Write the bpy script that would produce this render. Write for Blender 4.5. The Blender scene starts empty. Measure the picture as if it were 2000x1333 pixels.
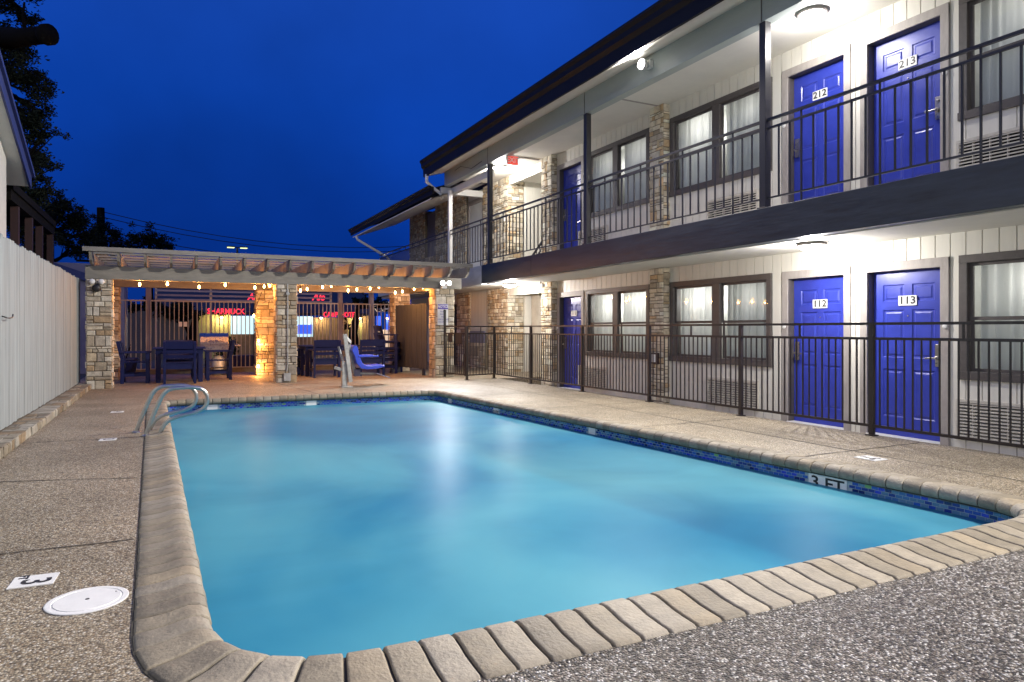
import bpy, bmesh, math, random
from mathutils import Vector, Matrix
from mathutils.geometry import tessellate_polygon
R = random.Random(7)
sc = bpy.context.scene
COL = sc.collection
rad = math.radians

# ---------------------------------------------------------------- camera
EYE = 1.34
YAW = math.atan(670/1333)
SN, CS = math.sin(YAW), math.cos(YAW)
cam = bpy.data.cameras.new('camera'); cam.lens = 24; cam.sensor_width = 36
cam.shift_y = -23.5/2000; cam.clip_end = 3000; cam.clip_start = 0.05
co = bpy.data.objects.new('camera', cam); COL.objects.link(co)
co.location = (0, 0, EYE); co.rotation_euler = (rad(90), 0, -YAW)
sc.camera = co
def at(px, py, Y):
    """direction measured on the survey photo -> a world point at distance Y along the site axis"""
    u = (px-1000)/1333.; d = Y/(CS-u*SN)
    return Vector((d*(SN+u*CS), Y, EYE+d*(643-py)/1333.))

# ---------------------------------------------------------------- materials
def nodes(name):
    m = bpy.data.materials.new(name); m.use_nodes = True
    nt = m.node_tree; b = nt.nodes['Principled BSDF']
    return m, nt, b, nt.nodes.new, nt.links.new
def mat(name, col, rough=.6, metal=0, noise=.0, nscale=8, bump=0, bscale=60, vcol=False, spec=.5, emit=None, estr=0, coat=0, stretch=(1,1,1), noise2=None):
    m, nt, b, N, L = nodes(name)
    b.inputs['Roughness'].default_value = rough; b.inputs['Metallic'].default_value = metal
    b.inputs['Specular IOR Level'].default_value = spec; b.inputs['Coat Weight'].default_value = coat
    tc = N('ShaderNodeTexCoord'); mp = N('ShaderNodeMapping'); L(tc.outputs['Object'], mp.inputs[0]); mp.inputs['Scale'].default_value = stretch
    src = None
    if vcol:
        a = N('ShaderNodeVertexColor'); a.layer_name = 'Col'; src = a.outputs[0]
    if noise or noise2:
        n = N('ShaderNodeTexNoise'); n.inputs['Scale'].default_value = nscale; n.inputs['Detail'].default_value = 8; n.inputs['Roughness'].default_value = .65
        L(mp.outputs[0], n.inputs[0])
        r = N('ShaderNodeMapRange'); r.inputs[1].default_value = .28; r.inputs[2].default_value = .72
        r.inputs[3].default_value = 1-noise; r.inputs[4].default_value = 1+noise*.5; L(n.outputs[0], r.inputs[0])
        mx = N('ShaderNodeVectorMath'); mx.operation = 'SCALE'
        if src: L(src, mx.inputs[0])
        else: mx.inputs[0].default_value = col
        L(r.outputs[0], mx.inputs['Scale']); src = mx.outputs[0]
        rr = N('ShaderNodeMapRange'); rr.inputs[3].default_value = max(.03, rough-.12); rr.inputs[4].default_value = min(1, rough+.12)
        L(n.outputs[0], rr.inputs[0]); L(rr.outputs[0], b.inputs['Roughness'])
    if src: L(src, b.inputs['Base Color'])
    else: b.inputs['Base Color'].default_value = (*col, 1)
    if bump:
        n2 = N('ShaderNodeTexNoise'); n2.inputs['Scale'].default_value = bscale; n2.inputs['Detail'].default_value = 6
        L(mp.outputs[0], n2.inputs[0])
        bp = N('ShaderNodeBump'); bp.inputs['Strength'].default_value = bump; bp.inputs['Distance'].default_value = .01
        L(n2.outputs[0], bp.inputs['Height']); L(bp.outputs[0], b.inputs['Normal'])
    if emit:
        b.inputs['Emission Color'].default_value = (*emit, 1); b.inputs['Emission Strength'].default_value = estr
    return m

def aggregate(name, wet):
    m, nt, b, N, L = nodes(name)
    tc = N('ShaderNodeTexCoord')
    v = N('ShaderNodeTexVoronoi'); v.inputs['Scale'].default_value = 100 if wet else 118; v.inputs['Randomness'].default_value = 1; L(tc.outputs['Object'], v.inputs[0])
    sep = N('ShaderNodeSeparateColor'); L(v.outputs['Color'], sep.inputs[0])
    cr = N('ShaderNodeValToRGB'); e = cr.color_ramp.elements; cr.color_ramp.interpolation = 'CONSTANT'
    pal = [(0,(.12,.09,.055)),(.13,(.27,.21,.13)),(.3,(.38,.315,.21)),(.5,(.31,.255,.175)),(.66,(.46,.40,.29)),(.8,(.24,.175,.10)),(.9,(.60,.55,.45))]
    if wet: pal = [(0,(.03,.025,.02)),(.16,(.16,.13,.10)),(.34,(.33,.29,.24)),(.50,(.055,.045,.04)),(.64,(.45,.41,.36)),(.76,(.12,.10,.075)),(.86,(.80,.78,.75))]  # palest pebbles whitened further to paint in the wet sparkle
    while len(e) < len(pal): e.new(.5)
    for el, (p, c) in zip(e, pal): el.position = p; el.color = (*c, 1)
    L(sep.outputs[0], cr.inputs[0])
    # mortar between pebbles
    dr = N('ShaderNodeMapRange'); dr.inputs[1].default_value = .25; dr.inputs[2].default_value = .75; dr.inputs[3].default_value = 1.1; dr.inputs[4].default_value = .42
    L(v.outputs['Distance'], dr.inputs[0])
    big = N('ShaderNodeTexNoise'); big.inputs['Scale'].default_value = 1.1; big.inputs['Detail'].default_value = 9; big.inputs['Roughness'].default_value = .6; L(tc.outputs['Object'], big.inputs[0])
    br = N('ShaderNodeMapRange'); br.inputs[1].default_value = .3; br.inputs[2].default_value = .7; br.inputs[3].default_value = .66; br.inputs[4].default_value = 1.2; L(big.outputs[0], br.inputs[0])
    mul = N('ShaderNodeMath'); mul.operation = 'MULTIPLY'; L(dr.outputs[0], mul.inputs[0]); L(br.outputs[0], mul.inputs[1])
    sc_ = N('ShaderNodeVectorMath'); sc_.operation = 'SCALE'; L(cr.outputs[0], sc_.inputs[0]); L(mul.outputs[0], sc_.inputs['Scale'])
    L(sc_.outputs[0], b.inputs['Base Color'])
    b.inputs['Roughness'].default_value = .30 if wet else .55

    if wet: b.inputs['Specular IOR Level'].default_value = .9
    if not wet:
        r2 = N('ShaderNodeMapRange'); r2.inputs[3].default_value = .75; r2.inputs[4].default_value = .35; L(big.outputs[0], r2.inputs[0]); L(r2.outputs[0], b.inputs['Roughness'])
    h = N('ShaderNodeMath'); h.operation = 'MULTIPLY'; h.inputs[1].default_value = -1; L(v.outputs['Distance'], h.inputs[0])
    bp = N('ShaderNodeBump'); bp.inputs['Strength'].default_value = 1.0 if wet else .75; bp.inputs['Distance'].default_value = .022 if wet else .004
    L(h.outputs[0], bp.inputs['Height']); L(bp.outputs[0], b.inputs['Normal'])
    return m

def basin_mat():
    return mat('pool plaster', (.30,.64,.76), .7, noise=.22, nscale=1.6)
def water_mat():
    m, nt, b, N, L = nodes('pool water')
    out = nt.nodes['Material Output']
    tc = N('ShaderNodeTexCoord')
    n = N('ShaderNodeTexNoise'); n.inputs['Scale'].default_value = .7; n.inputs['Detail'].default_value = 5; n.inputs['Distortion'].default_value = 1.2; L(tc.outputs['Object'], n.inputs[0])
    cr = N('ShaderNodeMapRange'); cr.inputs[1].default_value = .3; cr.inputs[2].default_value = .7; cr.inputs[3].default_value = .60; cr.inputs[4].default_value = .76; L(n.outputs[0], cr.inputs[0])
    d = N('ShaderNodeBsdfDiffuse')
    nc = N('ShaderNodeTexNoise'); nc.inputs['Scale'].default_value = .42; nc.inputs['Detail'].default_value = 4; nc.inputs['Roughness'].default_value = .45; nc.inputs['Distortion'].default_value = .5
    mpc = N('ShaderNodeMapping'); mpc.inputs['Location'].default_value = (3.1,1.7,0); mpc.inputs['Scale'].default_value = (1.2,.8,1); L(tc.outputs['Object'], mpc.inputs[0]); L(mpc.outputs[0], nc.inputs[0])
    rc = N('ShaderNodeValToRGB'); rc.color_ramp.interpolation = 'EASE'; rc.color_ramp.elements[0].position = .34; rc.color_ramp.elements[0].color = (.016,.165,.30,1)
    rc.color_ramp.elements[1].position = .66; rc.color_ramp.elements[1].color = (.10,.34,.42,1); L(nc.outputs[0], rc.inputs[0]); L(rc.outputs[0], d.inputs[0])
    t = N('ShaderNodeBsdfTransparent'); t.inputs[0].default_value = (.30,.80,.92,1)
    m1 = N('ShaderNodeMixShader'); L(cr.outputs[0], m1.inputs[0]); L(t.outputs[0], m1.inputs[1]); L(d.outputs[0], m1.inputs[2])
    g = N('ShaderNodeBsdfGlossy'); g.inputs['Roughness'].default_value = .36
    n2 = N('ShaderNodeTexNoise'); n2.inputs['Scale'].default_value = 9; n2.inputs['Detail'].default_value = 6; L(tc.outputs['Object'], n2.inputs[0])
    bp = N('ShaderNodeBump'); bp.inputs['Strength'].default_value = .06; bp.inputs['Distance'].default_value = .01; L(n2.outputs[0], bp.inputs['Height'])
    L(bp.outputs[0], g.inputs['Normal'])
    f = N('ShaderNodeFresnel'); f.inputs[0].default_value = 1.22
    fm = N('ShaderNodeMath'); fm.operation = 'MULTIPLY'; fm.inputs[1].default_value = .18; L(f.outputs[0], fm.inputs[0])
    m2 = N('ShaderNodeMixShader'); L(fm.outputs[0], m2.inputs[0]); L(m1.outputs[0], m2.inputs[1]); L(g.outputs[0], m2.inputs[2])
    L(m2.outputs[0], out.inputs[0]); nt.nodes.remove(b)
    return m
def glass_mat():
    m, nt, b, N, L = nodes('window glass')
    out = nt.nodes['Material Output']
    t = N('ShaderNodeBsdfTransparent'); t.inputs[0].default_value = (.93,.97,.97,1)
    g = N('ShaderNodeBsdfGlossy'); g.inputs['Roughness'].default_value = .03
    f = N('ShaderNodeFresnel'); f.inputs[0].default_value = 1.42
    ma = N('ShaderNodeMath'); ma.operation = 'MULTIPLY_ADD'; ma.inputs[1].default_value = 1.0; ma.inputs[2].default_value = .01; L(f.outputs[0], ma.inputs[0])
    mx = N('ShaderNodeMixShader'); L(ma.outputs[0], mx.inputs[0]); L(t.outputs[0], mx.inputs[1]); L(g.outputs[0], mx.inputs[2])
    L(mx.outputs[0], out.inputs[0]); nt.nodes.remove(b)
    return m

def curtain_mat():
    m, nt, b, N, L = nodes('white curtain cloth'); out = nt.nodes['Material Output']
    tc = N('ShaderNodeTexCoord'); n = N('ShaderNodeTexNoise'); n.inputs['Scale'].default_value = 3; L(tc.outputs['Object'], n.inputs[0])
    d = N('ShaderNodeBsdfDiffuse'); d.inputs[0].default_value = (.84,.85,.84,1); t = N('ShaderNodeBsdfTranslucent'); t.inputs[0].default_value = (.84,.83,.80,1)
    f = N('ShaderNodeMapRange'); f.inputs[3].default_value = .25; f.inputs[4].default_value = .5; L(n.outputs[0], f.inputs[0])
    m1 = N('ShaderNodeMixShader'); L(f.outputs[0], m1.inputs[0]); L(d.outputs[0], m1.inputs[1]); L(t.outputs[0], m1.inputs[2]); L(m1.outputs[0], out.inputs[0]); nt.nodes.remove(b)
    return m
M = dict(
 siding = mat('cream painted boards', (.70,.68,.61), .5, noise=.10, nscale=5, bump=.15, bscale=30, stretch=(1,1,.12)),
 trim   = mat('taupe painted trim', (.36,.33,.31), .55, noise=.22, nscale=14, bump=.3, bscale=50, stretch=(1,1,.3)),
 dtrim  = mat('dark brown grey window trim', (.085,.075,.072), .5, noise=.2, nscale=14, bump=.3, bscale=60),
 beam   = mat('slate painted timber', (.028,.036,.048), .42, noise=.5, nscale=7, bump=.35, bscale=16, stretch=(1,.25,1.6)),
 beamlit  = mat('lamplit grey beam timber', (.40,.42,.43), .5, noise=.25, nscale=6, bump=.2, bscale=20, stretch=(1,.3,1)),  # beam end colour lightened to carry the pier flood's glow
 header = mat('grey green fascia paint', (.34,.385,.375), .45, noise=.15, nscale=3, bump=.1, bscale=18, stretch=(1,.2,1)),
 ceil   = mat('cream ceiling board', (.70,.68,.62), .7, noise=.10, nscale=1.5, bump=.06, bscale=90),
 gutter = mat('black gutter metal', (.009,.009,.010), .5, spec=.2),
 iron   = mat('dark brown painted iron', (.028,.022,.020), .38, noise=.25, nscale=40),
 iron2  = mat('charcoal painted iron', (.030,.030,.034), .38, noise=.25, nscale=40),
 blue   = mat('cobalt blue gloss paint', (.030,.048,.37), .34, noise=.2, nscale=5),
 metal  = mat('worn brushed metal', (.45,.42,.38), .3, metal=1, noise=.2, nscale=30),
 steel  = mat('polished stainless rail', (.50,.49,.46), .34, metal=1, noise=.08, nscale=18),
 white  = mat('white plastic', (.72,.72,.70), .45, noise=.08, nscale=12),
 black  = mat('black paint', (.012,.012,.014), .5),
 purple = mat('purple sign paint', (.08,.05,.33), .45),
 acgr   = mat('beige grille metal', (.58,.55,.48), .5, noise=.22, nscale=11),
 dark   = mat('dark interior', (.012,.012,.014), .8),
 curtain= curtain_mat(),
 stone  = mat('limestone blocks', (.5,.4,.3), .8, noise=.42, nscale=9, bump=.9, bscale=28, vcol=True),
 mortar = mat('brown mortar', (.15,.125,.09), .95, noise=.3, nscale=20),
 coping = mat('cast coping bricks', (.5,.4,.3), .62, noise=.32, nscale=13, bump=.5, bscale=70, vcol=True),
 grout  = mat('dirty coping joints', (.055,.048,.034), .9, noise=.3, nscale=20),
 tile   = mat('glazed blue mosaic', (.1,.1,.4), .14, vcol=True),
 tilegr = mat('pale tile grout', (.30,.38,.42), .7),
 basin  = basin_mat(), water = water_mat(), glass = glass_mat(),
 deck   = aggregate('dry exposed aggregate', False), wet = aggregate('wet exposed aggregate', True),
 seam   = mat('dark joint filler', (.045,.04,.033), .9),
 board  = mat('weathered white fence boards', (.5,.5,.5), .72, noise=.30, nscale=9, bump=.5, bscale=22, vcol=True, stretch=(1,1,.09)),
 concrete=mat('pale walkway concrete', (.38,.36,.31), .75, noise=.25, nscale=4, bump=.2, bscale=60),
 ground = mat('asphalt ground', (.045,.045,.048), .8, noise=.3, nscale=2, bump=.3, bscale=50),
 pergola= mat('grey painted pergola timber', (.24,.225,.19), .6, noise=.28, nscale=9, bump=.4, bscale=24, stretch=(.3,1,1)),
 navy   = mat('navy outdoor furniture', (.007,.013,.075), .5, spec=.25, noise=.15, nscale=20),
 lseat  = mat('bright blue moulded plastic', (.03,.07,.55), .28),
 lgrey  = mat('grey weathered aluminium', (.42,.43,.41), .5, metal=.2, noise=.45, nscale=10),
 leaf   = mat('dark evergreen leaves', (.02,.028,.018), .9, spec=.1, vcol=True, noise=.3, nscale=3),
 bark   = mat('dark bark', (.007,.006,.005), .95, spec=.1, noise=.4, nscale=7, bump=.8, bscale=14),
 wood   = mat('weathered grey wood', (.055,.062,.08), .8, noise=.35, nscale=12, bump=.5, bscale=25, stretch=(1,1,.1)),
 brown  = mat('red brown painted timber', (.030,.011,.010), .7, noise=.3, nscale=10),
 lav    = mat('lavender grey painted metal', (.17,.165,.24), .5, noise=.12, nscale=6),
 paleW  = mat('off white painted wall', (.50,.50,.47), .8, noise=.12, nscale=5, bump=.2, bscale=60),
 hblue  = mat('blue painted fascia', (.030,.042,.14), .45, noise=.2, nscale=10),
 yell   = mat('yellow stucco wall', (.42,.38,.15), .85, noise=.2, nscale=4),
 tan    = mat('tan wainscot', (.24,.16,.085), .8, noise=.3, nscale=6),
 roofd  = mat('dark metal roof', (.03,.03,.034), .6, noise=.3, nscale=4),
 shingle= mat('dark shingles', (.035,.033,.035), .9, noise=.4, nscale=18, bump=.5, bscale=40),
 elamp  = mat('lit white lamp lens', (.9,.9,.9), .4, emit=(1,.97,.95), estr=14),
 elamp2 = mat('far sodium lens', (.9,.9,.7), .4, emit=(.75,.85,.35), estr=1.6),
 ewarm  = mat('lit filament bulb', (.9,.6,.3), .4, emit=(1,.58,.2), estr=22),
 ered   = mat('red neon lettering', (.5,.02,.03), .4, emit=(1,.03,.06), estr=1.6),
 eexit  = mat('lit red exit face', (.6,.06,.05), .4, emit=(1,.13,.09), estr=.75),
 ewin   = mat('lit shop window', (.3,.4,.4), .3, emit=(.55,.80,.88), estr=1.0),
 eblue  = mat('lit blue shop sign', (.02,.05,.5), .3, emit=(.03,.12,.9), estr=.9),
 ewsh   = mat('lit shop interior', (.5,.4,.3), .5, emit=(1,.72,.5), estr=.55),
)

# ---------------------------------------------------------------- mesh builder
class MB:
    def __init__(s): s.v = []; s.f = []; s.m = []; s.c = []
    def add(s, vs, fs, m=0, c=(1,1,1)):
        b = len(s.v); s.v += [tuple(v) for v in vs]
        for f in fs: s.f.append([b+i for i in f]); s.m.append(m); s.c.append(c)
        return s
    def box(s, x0, x1, y0, y1, z0, z1, m=0, c=(1,1,1)):
        x0, x1 = sorted((x0, x1)); y0, y1 = sorted((y0, y1)); z0, z1 = sorted((z0, z1))
        vs = [(x,y,z) for x in (x0,x1) for y in (y0,y1) for z in (z0,z1)]
        return s.add(vs, [(0,1,3,2),(4,6,7,5),(0,4,5,1),(2,3,7,6),(0,2,6,4),(1,5,7,3)], m, c)
    def bar(s, a, b, w, h=None, m=0, c=(1,1,1), up=(0,0,1)):
        a, b = Vector(a), Vector(b); h = h or w; d = (b-a).normalized(); up = Vector(up)
        if abs(d.dot(up)) > .99: up = Vector((0,1,0))
        x = d.cross(up).normalized()*w/2; y = x.cross(d).normalized()*h/2
        vs = [p+sx*x+sy*y for p in (a,b) for sx,sy in ((-1,-1),(1,-1),(1,1),(-1,1))]
        return s.add(vs, [(3,2,1,0),(4,5,6,7),(0,1,5,4),(1,2,6,5),(2,3,7,6),(3,0,4,7)], m, c)
    def tube(s, pts, r, n=8, m=0, c=(1,1,1), caps=True):
        pts = [Vector(p) for p in pts]; rs = r if isinstance(r, (list,tuple)) else [r]*len(pts)
        vs = []; fs = []; ref = None
        for i, p in enumerate(pts):
            d = (pts[min(i+1,len(pts)-1)]-pts[max(i-1,0)]).normalized()
            if ref is None: ref = Vector((0,0,1)) if abs(d.z) < .9 else Vector((1,0,0))
            x = d.cross(ref).normalized(); y = x.cross(d).normalized(); ref = y
            for k in range(n):
                a = 2*math.pi*k/n; vs.append(p+rs[i]*(math.cos(a)*x+math.sin(a)*y))
        for i in range(len(pts)-1):
            for k in range(n): fs.append((i*n+k, i*n+(k+1)%n, (i+1)*n+(k+1)%n, (i+1)*n+k))
        if caps: fs += [tuple(range(n))[::-1], tuple((len(pts)-1)*n+k for k in range(n))]
        return s.add(vs, fs, m, c)
    def lathe(s, o, prof, n=20, m=0, axis='z', c=(1,1,1)):
        o = Vector(o); vs = []; fs = []
        for (r, h) in prof:
            for k in range(n):
                a = 2*math.pi*k/n; p = (r*math.cos(a), r*math.sin(a), h)
                if axis == 'x': p = (h, p[0], p[1])
                if axis == 'y': p = (p[0], h, p[1])
                vs.append(o+Vector(p))
        for i in range(len(prof)-1):
            for k in range(n): fs.append((i*n+k, i*n+(k+1)%n, (i+1)*n+(k+1)%n, (i+1)*n+k))
        fs += [tuple(range(n))[::-1], tuple((len(prof)-1)*n+k for k in range(n))]
        return s.add(vs, fs, m, c)
    def prism(s, poly, z0, z1, m=0, c=(1,1,1), f=lambda p,h: (p[0],p[1],h)):
        n = len(poly); vs = [f(p,z0) for p in poly]+[f(p,z1) for p in poly]
        return s.add(vs, [tuple(range(n))[::-1], tuple(range(n,2*n))]+[(i,(i+1)%n,n+(i+1)%n,n+i) for i in range(n)], m, c)
    def text(s, txt, size, o, U, V, m=0, depth=.002, align='CENTER', shear=0, sx=1, bold=0):
        cu = bpy.data.curves.new('t', 'FONT'); cu.body = txt; cu.size = size; cu.align_x = align; cu.align_y = 'CENTER'; cu.shear = shear
        cu.extrude = depth; cu.offset = bold; cu.resolution_u = 3
        ob = bpy.data.objects.new('t', cu); me = bpy.data.meshes.new_from_object(ob)
        U, V = Vector(U), Vector(V); W = U.cross(V); o = Vector(o)
        s.add([o+U*v.co.x*sx+V*v.co.y+W*v.co.z for v in me.vertices], [list(p.vertices) for p in me.polygons], m)
        bpy.data.objects.remove(ob); bpy.data.curves.remove(cu); bpy.data.meshes.remove(me)
        return s
    def build(s, name, mats, parent=None, bevel=0, smooth=False, local=False):
        me = bpy.data.meshes.new(name); off = Vector((0,0,0))
        p = parent
        while p is not None and not local: off += p.location; p = p.parent
        me.from_pydata([Vector(v)-off for v in s.v], [], s.f)
        ms = mats if isinstance(mats, (list,tuple)) else [mats]
        for x in ms: me.materials.append(M[x])
        me.polygons.foreach_set('material_index', s.m)
        if any(c != (1,1,1) for c in s.c):
            a = me.color_attributes.new('Col', 'FLOAT_COLOR', 'CORNER'); buf = []
            for f, c in zip(s.f, s.c): buf += [c[0],c[1],c[2],1.]*len(f)
            a.data.foreach_set('color', buf)
        if smooth: me.polygons.foreach_set('use_smooth', [True]*len(me.polygons))
        me.update()
        o = bpy.data.objects.new(name, me); COL.objects.link(o)
        if parent: o.parent = parent
        if bevel:
            b = o.modifiers.new('edge', 'BEVEL'); b.width = bevel; b.segments = 2; b.limit_method = 'ANGLE'
        return o
def empty(name, loc, label, cat, group=None):
    o = bpy.data.objects.new(name, None); COL.objects.link(o); o.location = loc; o.empty_display_size = .1
    return tag(o, label, cat, group)
def tag(o, label, cat, group=None):
    o['label'] = label; o['category'] = cat
    if group: o['group'] = group
    return o
def kind(o, k): o['kind'] = k; return o
def relabel(o, l): o['label'] = l
def light(name, typ, loc, watts, col=(1,1,1), parent=None, size=.05, rot=None, spot=None, blend=.6):
    l = bpy.data.lights.new(name, typ); l.energy = watts; l.color = col
    if typ == 'AREA': l.size = size
    else: l.shadow_soft_size = size
    if spot: l.spot_size = rad(spot); l.spot_blend = blend
    o = bpy.data.objects.new(name, l); COL.objects.link(o)
    o.location = Vector(loc)-(parent.location if parent else Vector((0,0,0)))
    if rot is not None: o.rotation_euler = Vector(rot).to_track_quat('-Z', 'Y').to_euler()
    if parent: o.parent = parent
    return o
def copy_tree(o, parent=None):
    c = o.copy(); COL.objects.link(c); c.parent = parent
    for ch in list(o.children): copy_tree(ch, c)
    return c

# ---------------------------------------------------------------- levels
DZ = .22          # pool deck
FX = 7.9          # motel facade plane
BX = 6.75         # balcony edge
F2 = 2.88         # upper floor
PAL = [(.52,.45,.33),(.45,.37,.25),(.62,.56,.44),(.43,.38,.30),(.47,.34,.20),(.57,.50,.38),(.38,.32,.23),(.66,.61,.50),(.56,.51,.41)]
def ashlar(mb, o, U, V, w, h, rng, big=1., proud=.03, tint=1.):
    o, U, V = Vector(o), Vector(U), Vector(V); W = U.cross(V)
    def block(x0,x1,y0,y1):
        g = .0065; x0 += g; x1 -= g; y0 += g; y1 -= g
        if x1-x0 < .015 or y1-y0 < .012: return
        d = rng.uniform(.35,1)*proud; i = min(.012, (x1-x0)/4, (y1-y0)/4)
        j = lambda: rng.uniform(-.006,.006)
        base = [(x0,y0),(x1,y0),(x1,y1),(x0,y1)]
        mid = [(x0+j()*.6,y0+j()*.6),(x1+j()*.6,y0+j()*.6),(x1+j()*.6,y1+j()*.6),(x0+j()*.6,y1+j()*.6)]
        fr = [(x0+i+j(),y0+i+j()),(x1-i+j(),y0+i+j()),(x1-i+j(),y1-i+j()),(x0+i+j(),y1-i+j())]
        vs = [o+U*a+V*b for a,b in base]+[o+U*a+V*b+W*(d*.65) for a,b in mid]+[o+U*a+V*b+W*(d+rng.uniform(-.004,.004)) for a,b in fr]
        fs = [(8,9,10,11)]
        for k in range(4):
            q = (k+1)%4; fs += [(k,q,4+q,4+k),(4+k,4+q,8+q,8+k)]
        c = rng.choice(PAL); t = rng.uniform(.75,1.12)*tint
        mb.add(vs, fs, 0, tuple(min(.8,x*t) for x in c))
    y = 0
    while y < h-.01:
        rh = rng.choice([.06,.09,.13,.17,.22,.26])*big; rh = rh if y+rh < h-.05 else h-y
        x = 0
        while x < w-.01:
            sw = rng.uniform(.10,.36)*big; sw = sw if x+sw < w-.07 else w-x
            if rh > .12 and rng.random() < .45:
                k = rng.uniform(.35,.65); block(x,x+sw,y,y+rh*k); 
                if rng.random() < .4 and sw > .2: block(x,x+sw*.5,y+rh*k,y+rh); block(x+sw*.5,x+sw,y+rh*k,y+rh)
                else: block(x,x+sw,y+rh*k,y+rh)
            else: block(x,x+sw,y,y+rh)
            x += sw
        y += rh
def stone_pier(mb, x0,x1,y0,y1,z0,z1, rng, faces='WSEN', big=1.):
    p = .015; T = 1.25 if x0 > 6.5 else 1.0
    mb.box(x0+p,x1-p,y0+p,y1-p,z0,z1-.001, 1)
    if 'W' in faces: ashlar(mb, (x0+p,y1-.01,z0), (0,-1,0), (0,0,1), y1-y0-.02, z1-z0, rng, big, .03, T)
    if 'S' in faces: ashlar(mb, (x0+.01,y0+p,z0), (1,0,0), (0,0,1), x1-x0-.02, z1-z0, rng, big, .03, T)
    if 'E' in faces: ashlar(mb, (x1-p,y0+.01,z0), (0,1,0), (0,0,1), y1-y0-.02, z1-z0, rng, big, .03, T)
    if 'N' in faces: ashlar(mb, (x1-.01,y1-p,z0), (-1,0,0), (0,0,1), x1-x0-.02, z1-z0, rng, big, .03, T)

# ================================================================= SETTING
def hole_sheet(name, outer, hole, z, m):
    vs = outer+hole; tris = tessellate_polygon([[Vector((x,y,0)) for x,y in outer],[Vector((x,y,0)) for x,y in hole]])
    mb = MB(); fs = []
    for t in tris:
        a,b,c = [Vector((*vs[i],0)) for i in t]
        fs.append(t if (b-a).cross(c-a).z > 0 else t[::-1])
    mb.add([(x,y,z) for x,y in vs], fs)
    n = len(outer)    # edge skirt
    mb.add([(x,y,z) for x,y in outer]+[(x,y,-.02) for x,y in outer], [(i,(i+1)%n,n+(i+1)%n,n+i) for i in range(n)])
    return mb.build(name, m)
def rounded(poly, rs, step=.125):
    pts = []
    n = len(poly)
    for i in range(n):
        p = Vector(poly[i]); a = Vector(poly[i-1]); b = Vector(poly[(i+1)%n]); r = rs[i]
        da = (a-p).normalized(); db = (b-p).normalized()
        s = p+da*r; e = p+db*r
        for k in range(9):
            t = k/8; pts.append((1-t)**2*s+2*t*(1-t)*p+t*t*e)
    # resample
    out = []; L = 0; seg = []
    for i in range(len(pts)): seg.append((pts[(i+1)%len(pts)]-pts[i]).length)
    tot = sum(seg); N = round(tot/step); i = 0; acc = 0
    for k in range(N):
        t = k*tot/N
        while acc+seg[i] < t: acc += seg[i]; i += 1
        out.append(pts[i].lerp(pts[(i+1)%len(pts)], (t-acc)/max(seg[i],1e-9)))
    return out
PI_ = rounded([(.13,2.30),(4.80,2.21),(4.22,11.45),(-.06,11.66)], [.55,.5,.3,.3])   # counter-clockwise inner edge
NP = len(PI_)
NRM = []
for i in range(NP):
    d = (PI_[(i+1)%NP]-PI_[i-1]).normalized(); NRM.append(Vector((d.y,-d.x)))
off = lambda s: [tuple(PI_[i]+NRM[i]*s) for i in range(NP)]

def sect(i, t, s, z, shr=0):
    a, b = i%NP, (i+1)%NP
    p = PI_[a].lerp(PI_[b], t); n = NRM[a].lerp(NRM[b], t).normalized()
    if s > .05: s *= 1-.22*max(0,-n.x)-.10*max(0,n.x)
    q = p+n*s; return (q.x, q.y, z-shr)
g = MB(); hole = [(-1.9,-4.2),(6.5,-4.2),(6.5,13.2),(-1.9,13.2)]
o = hole_sheet('ground', [(-400,-400),(400,-400),(400,400),(-400,400)], hole, 0.0, 'ground'); kind(o,'structure')
DKO = [(-1.75,-4.4),(6.68,-4.4),(6.68,13.95),(8.6,13.95),(8.6,27),(5.7,27),(5.7,19.6),(-1.75,19.6)]
o = hole_sheet('pool_deck', DKO, [sect(i,0,.285,0)[:2] for i in range(NP)], DZ, 'deck'); kind(o,'structure')
# wet patch of darker aggregate at the shallow end, poured as its own slab
wet = [(.62,2.02)]+[(x,y) for x,y in off(.292) if .62 < x < 4.7 and y < 2.2]
wet = sorted(set(wet))
wp = wet+[(5.05,2.03),(6.6,1.7),(6.6,-4.3),(-.2,-4.3),(-.05,1.5)]
o = MB().add([(x,y,DZ+.004) for x,y in wp], [list(range(len(wp)))]).build('pavement', 'wet'); kind(o,'structure')
# fix winding upward
for ob in (o,):
    if ob.data.polygons[0].normal.z < 0: ob.data.flip_normals()
o = MB().box(6.69,8.6,-5,13.94,-.02,.006).build('walkway', 'concrete', bevel=.003); kind(o,'structure')
sm = MB()
def seam(a, b, w=.012):
    a, b = Vector((*a,0)), Vector((*b,0)); n = 14; d = (b-a); q = Vector((-d.y,d.x,0)).normalized()
    L = []; Rr = []
    for i in range(n+1):
        p = a+d*i/n+q*R.uniform(-.006,.006); ww = w*R.uniform(.35,.75)
        L.append((p+q*ww)+Vector((0,0,DZ+.003))); Rr.append((p-q*ww)+Vector((0,0,DZ+.003)))
    sm.add(L+Rr, [(i,n+1+i,n+2+i,i+1) for i in range(n)])
for a,b in [((-1.7,6.35),(-.21,5.85)),((-1.7,4.2),(-.17,4.15)),((-1.7,8.15),(-.3,8.05)),((-1.7,2.1),(-.1,2.25)),((2.0,14.9),(2.3,11.98)),
            ((-1.4,14.4),(5.7,14.2)),((4.9,4.2),(6.6,4.2)),((4.75,6.3),(6.6,6.35)),((4.6,8.4),(6.6,8.45)),((4.5,10.5),(6.6,10.5)),((5.6,2.6),(5.7,13.9))]: seam(a,b)
kind(sm.build('pavement_joints', 'seam'), 'structure')

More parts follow.
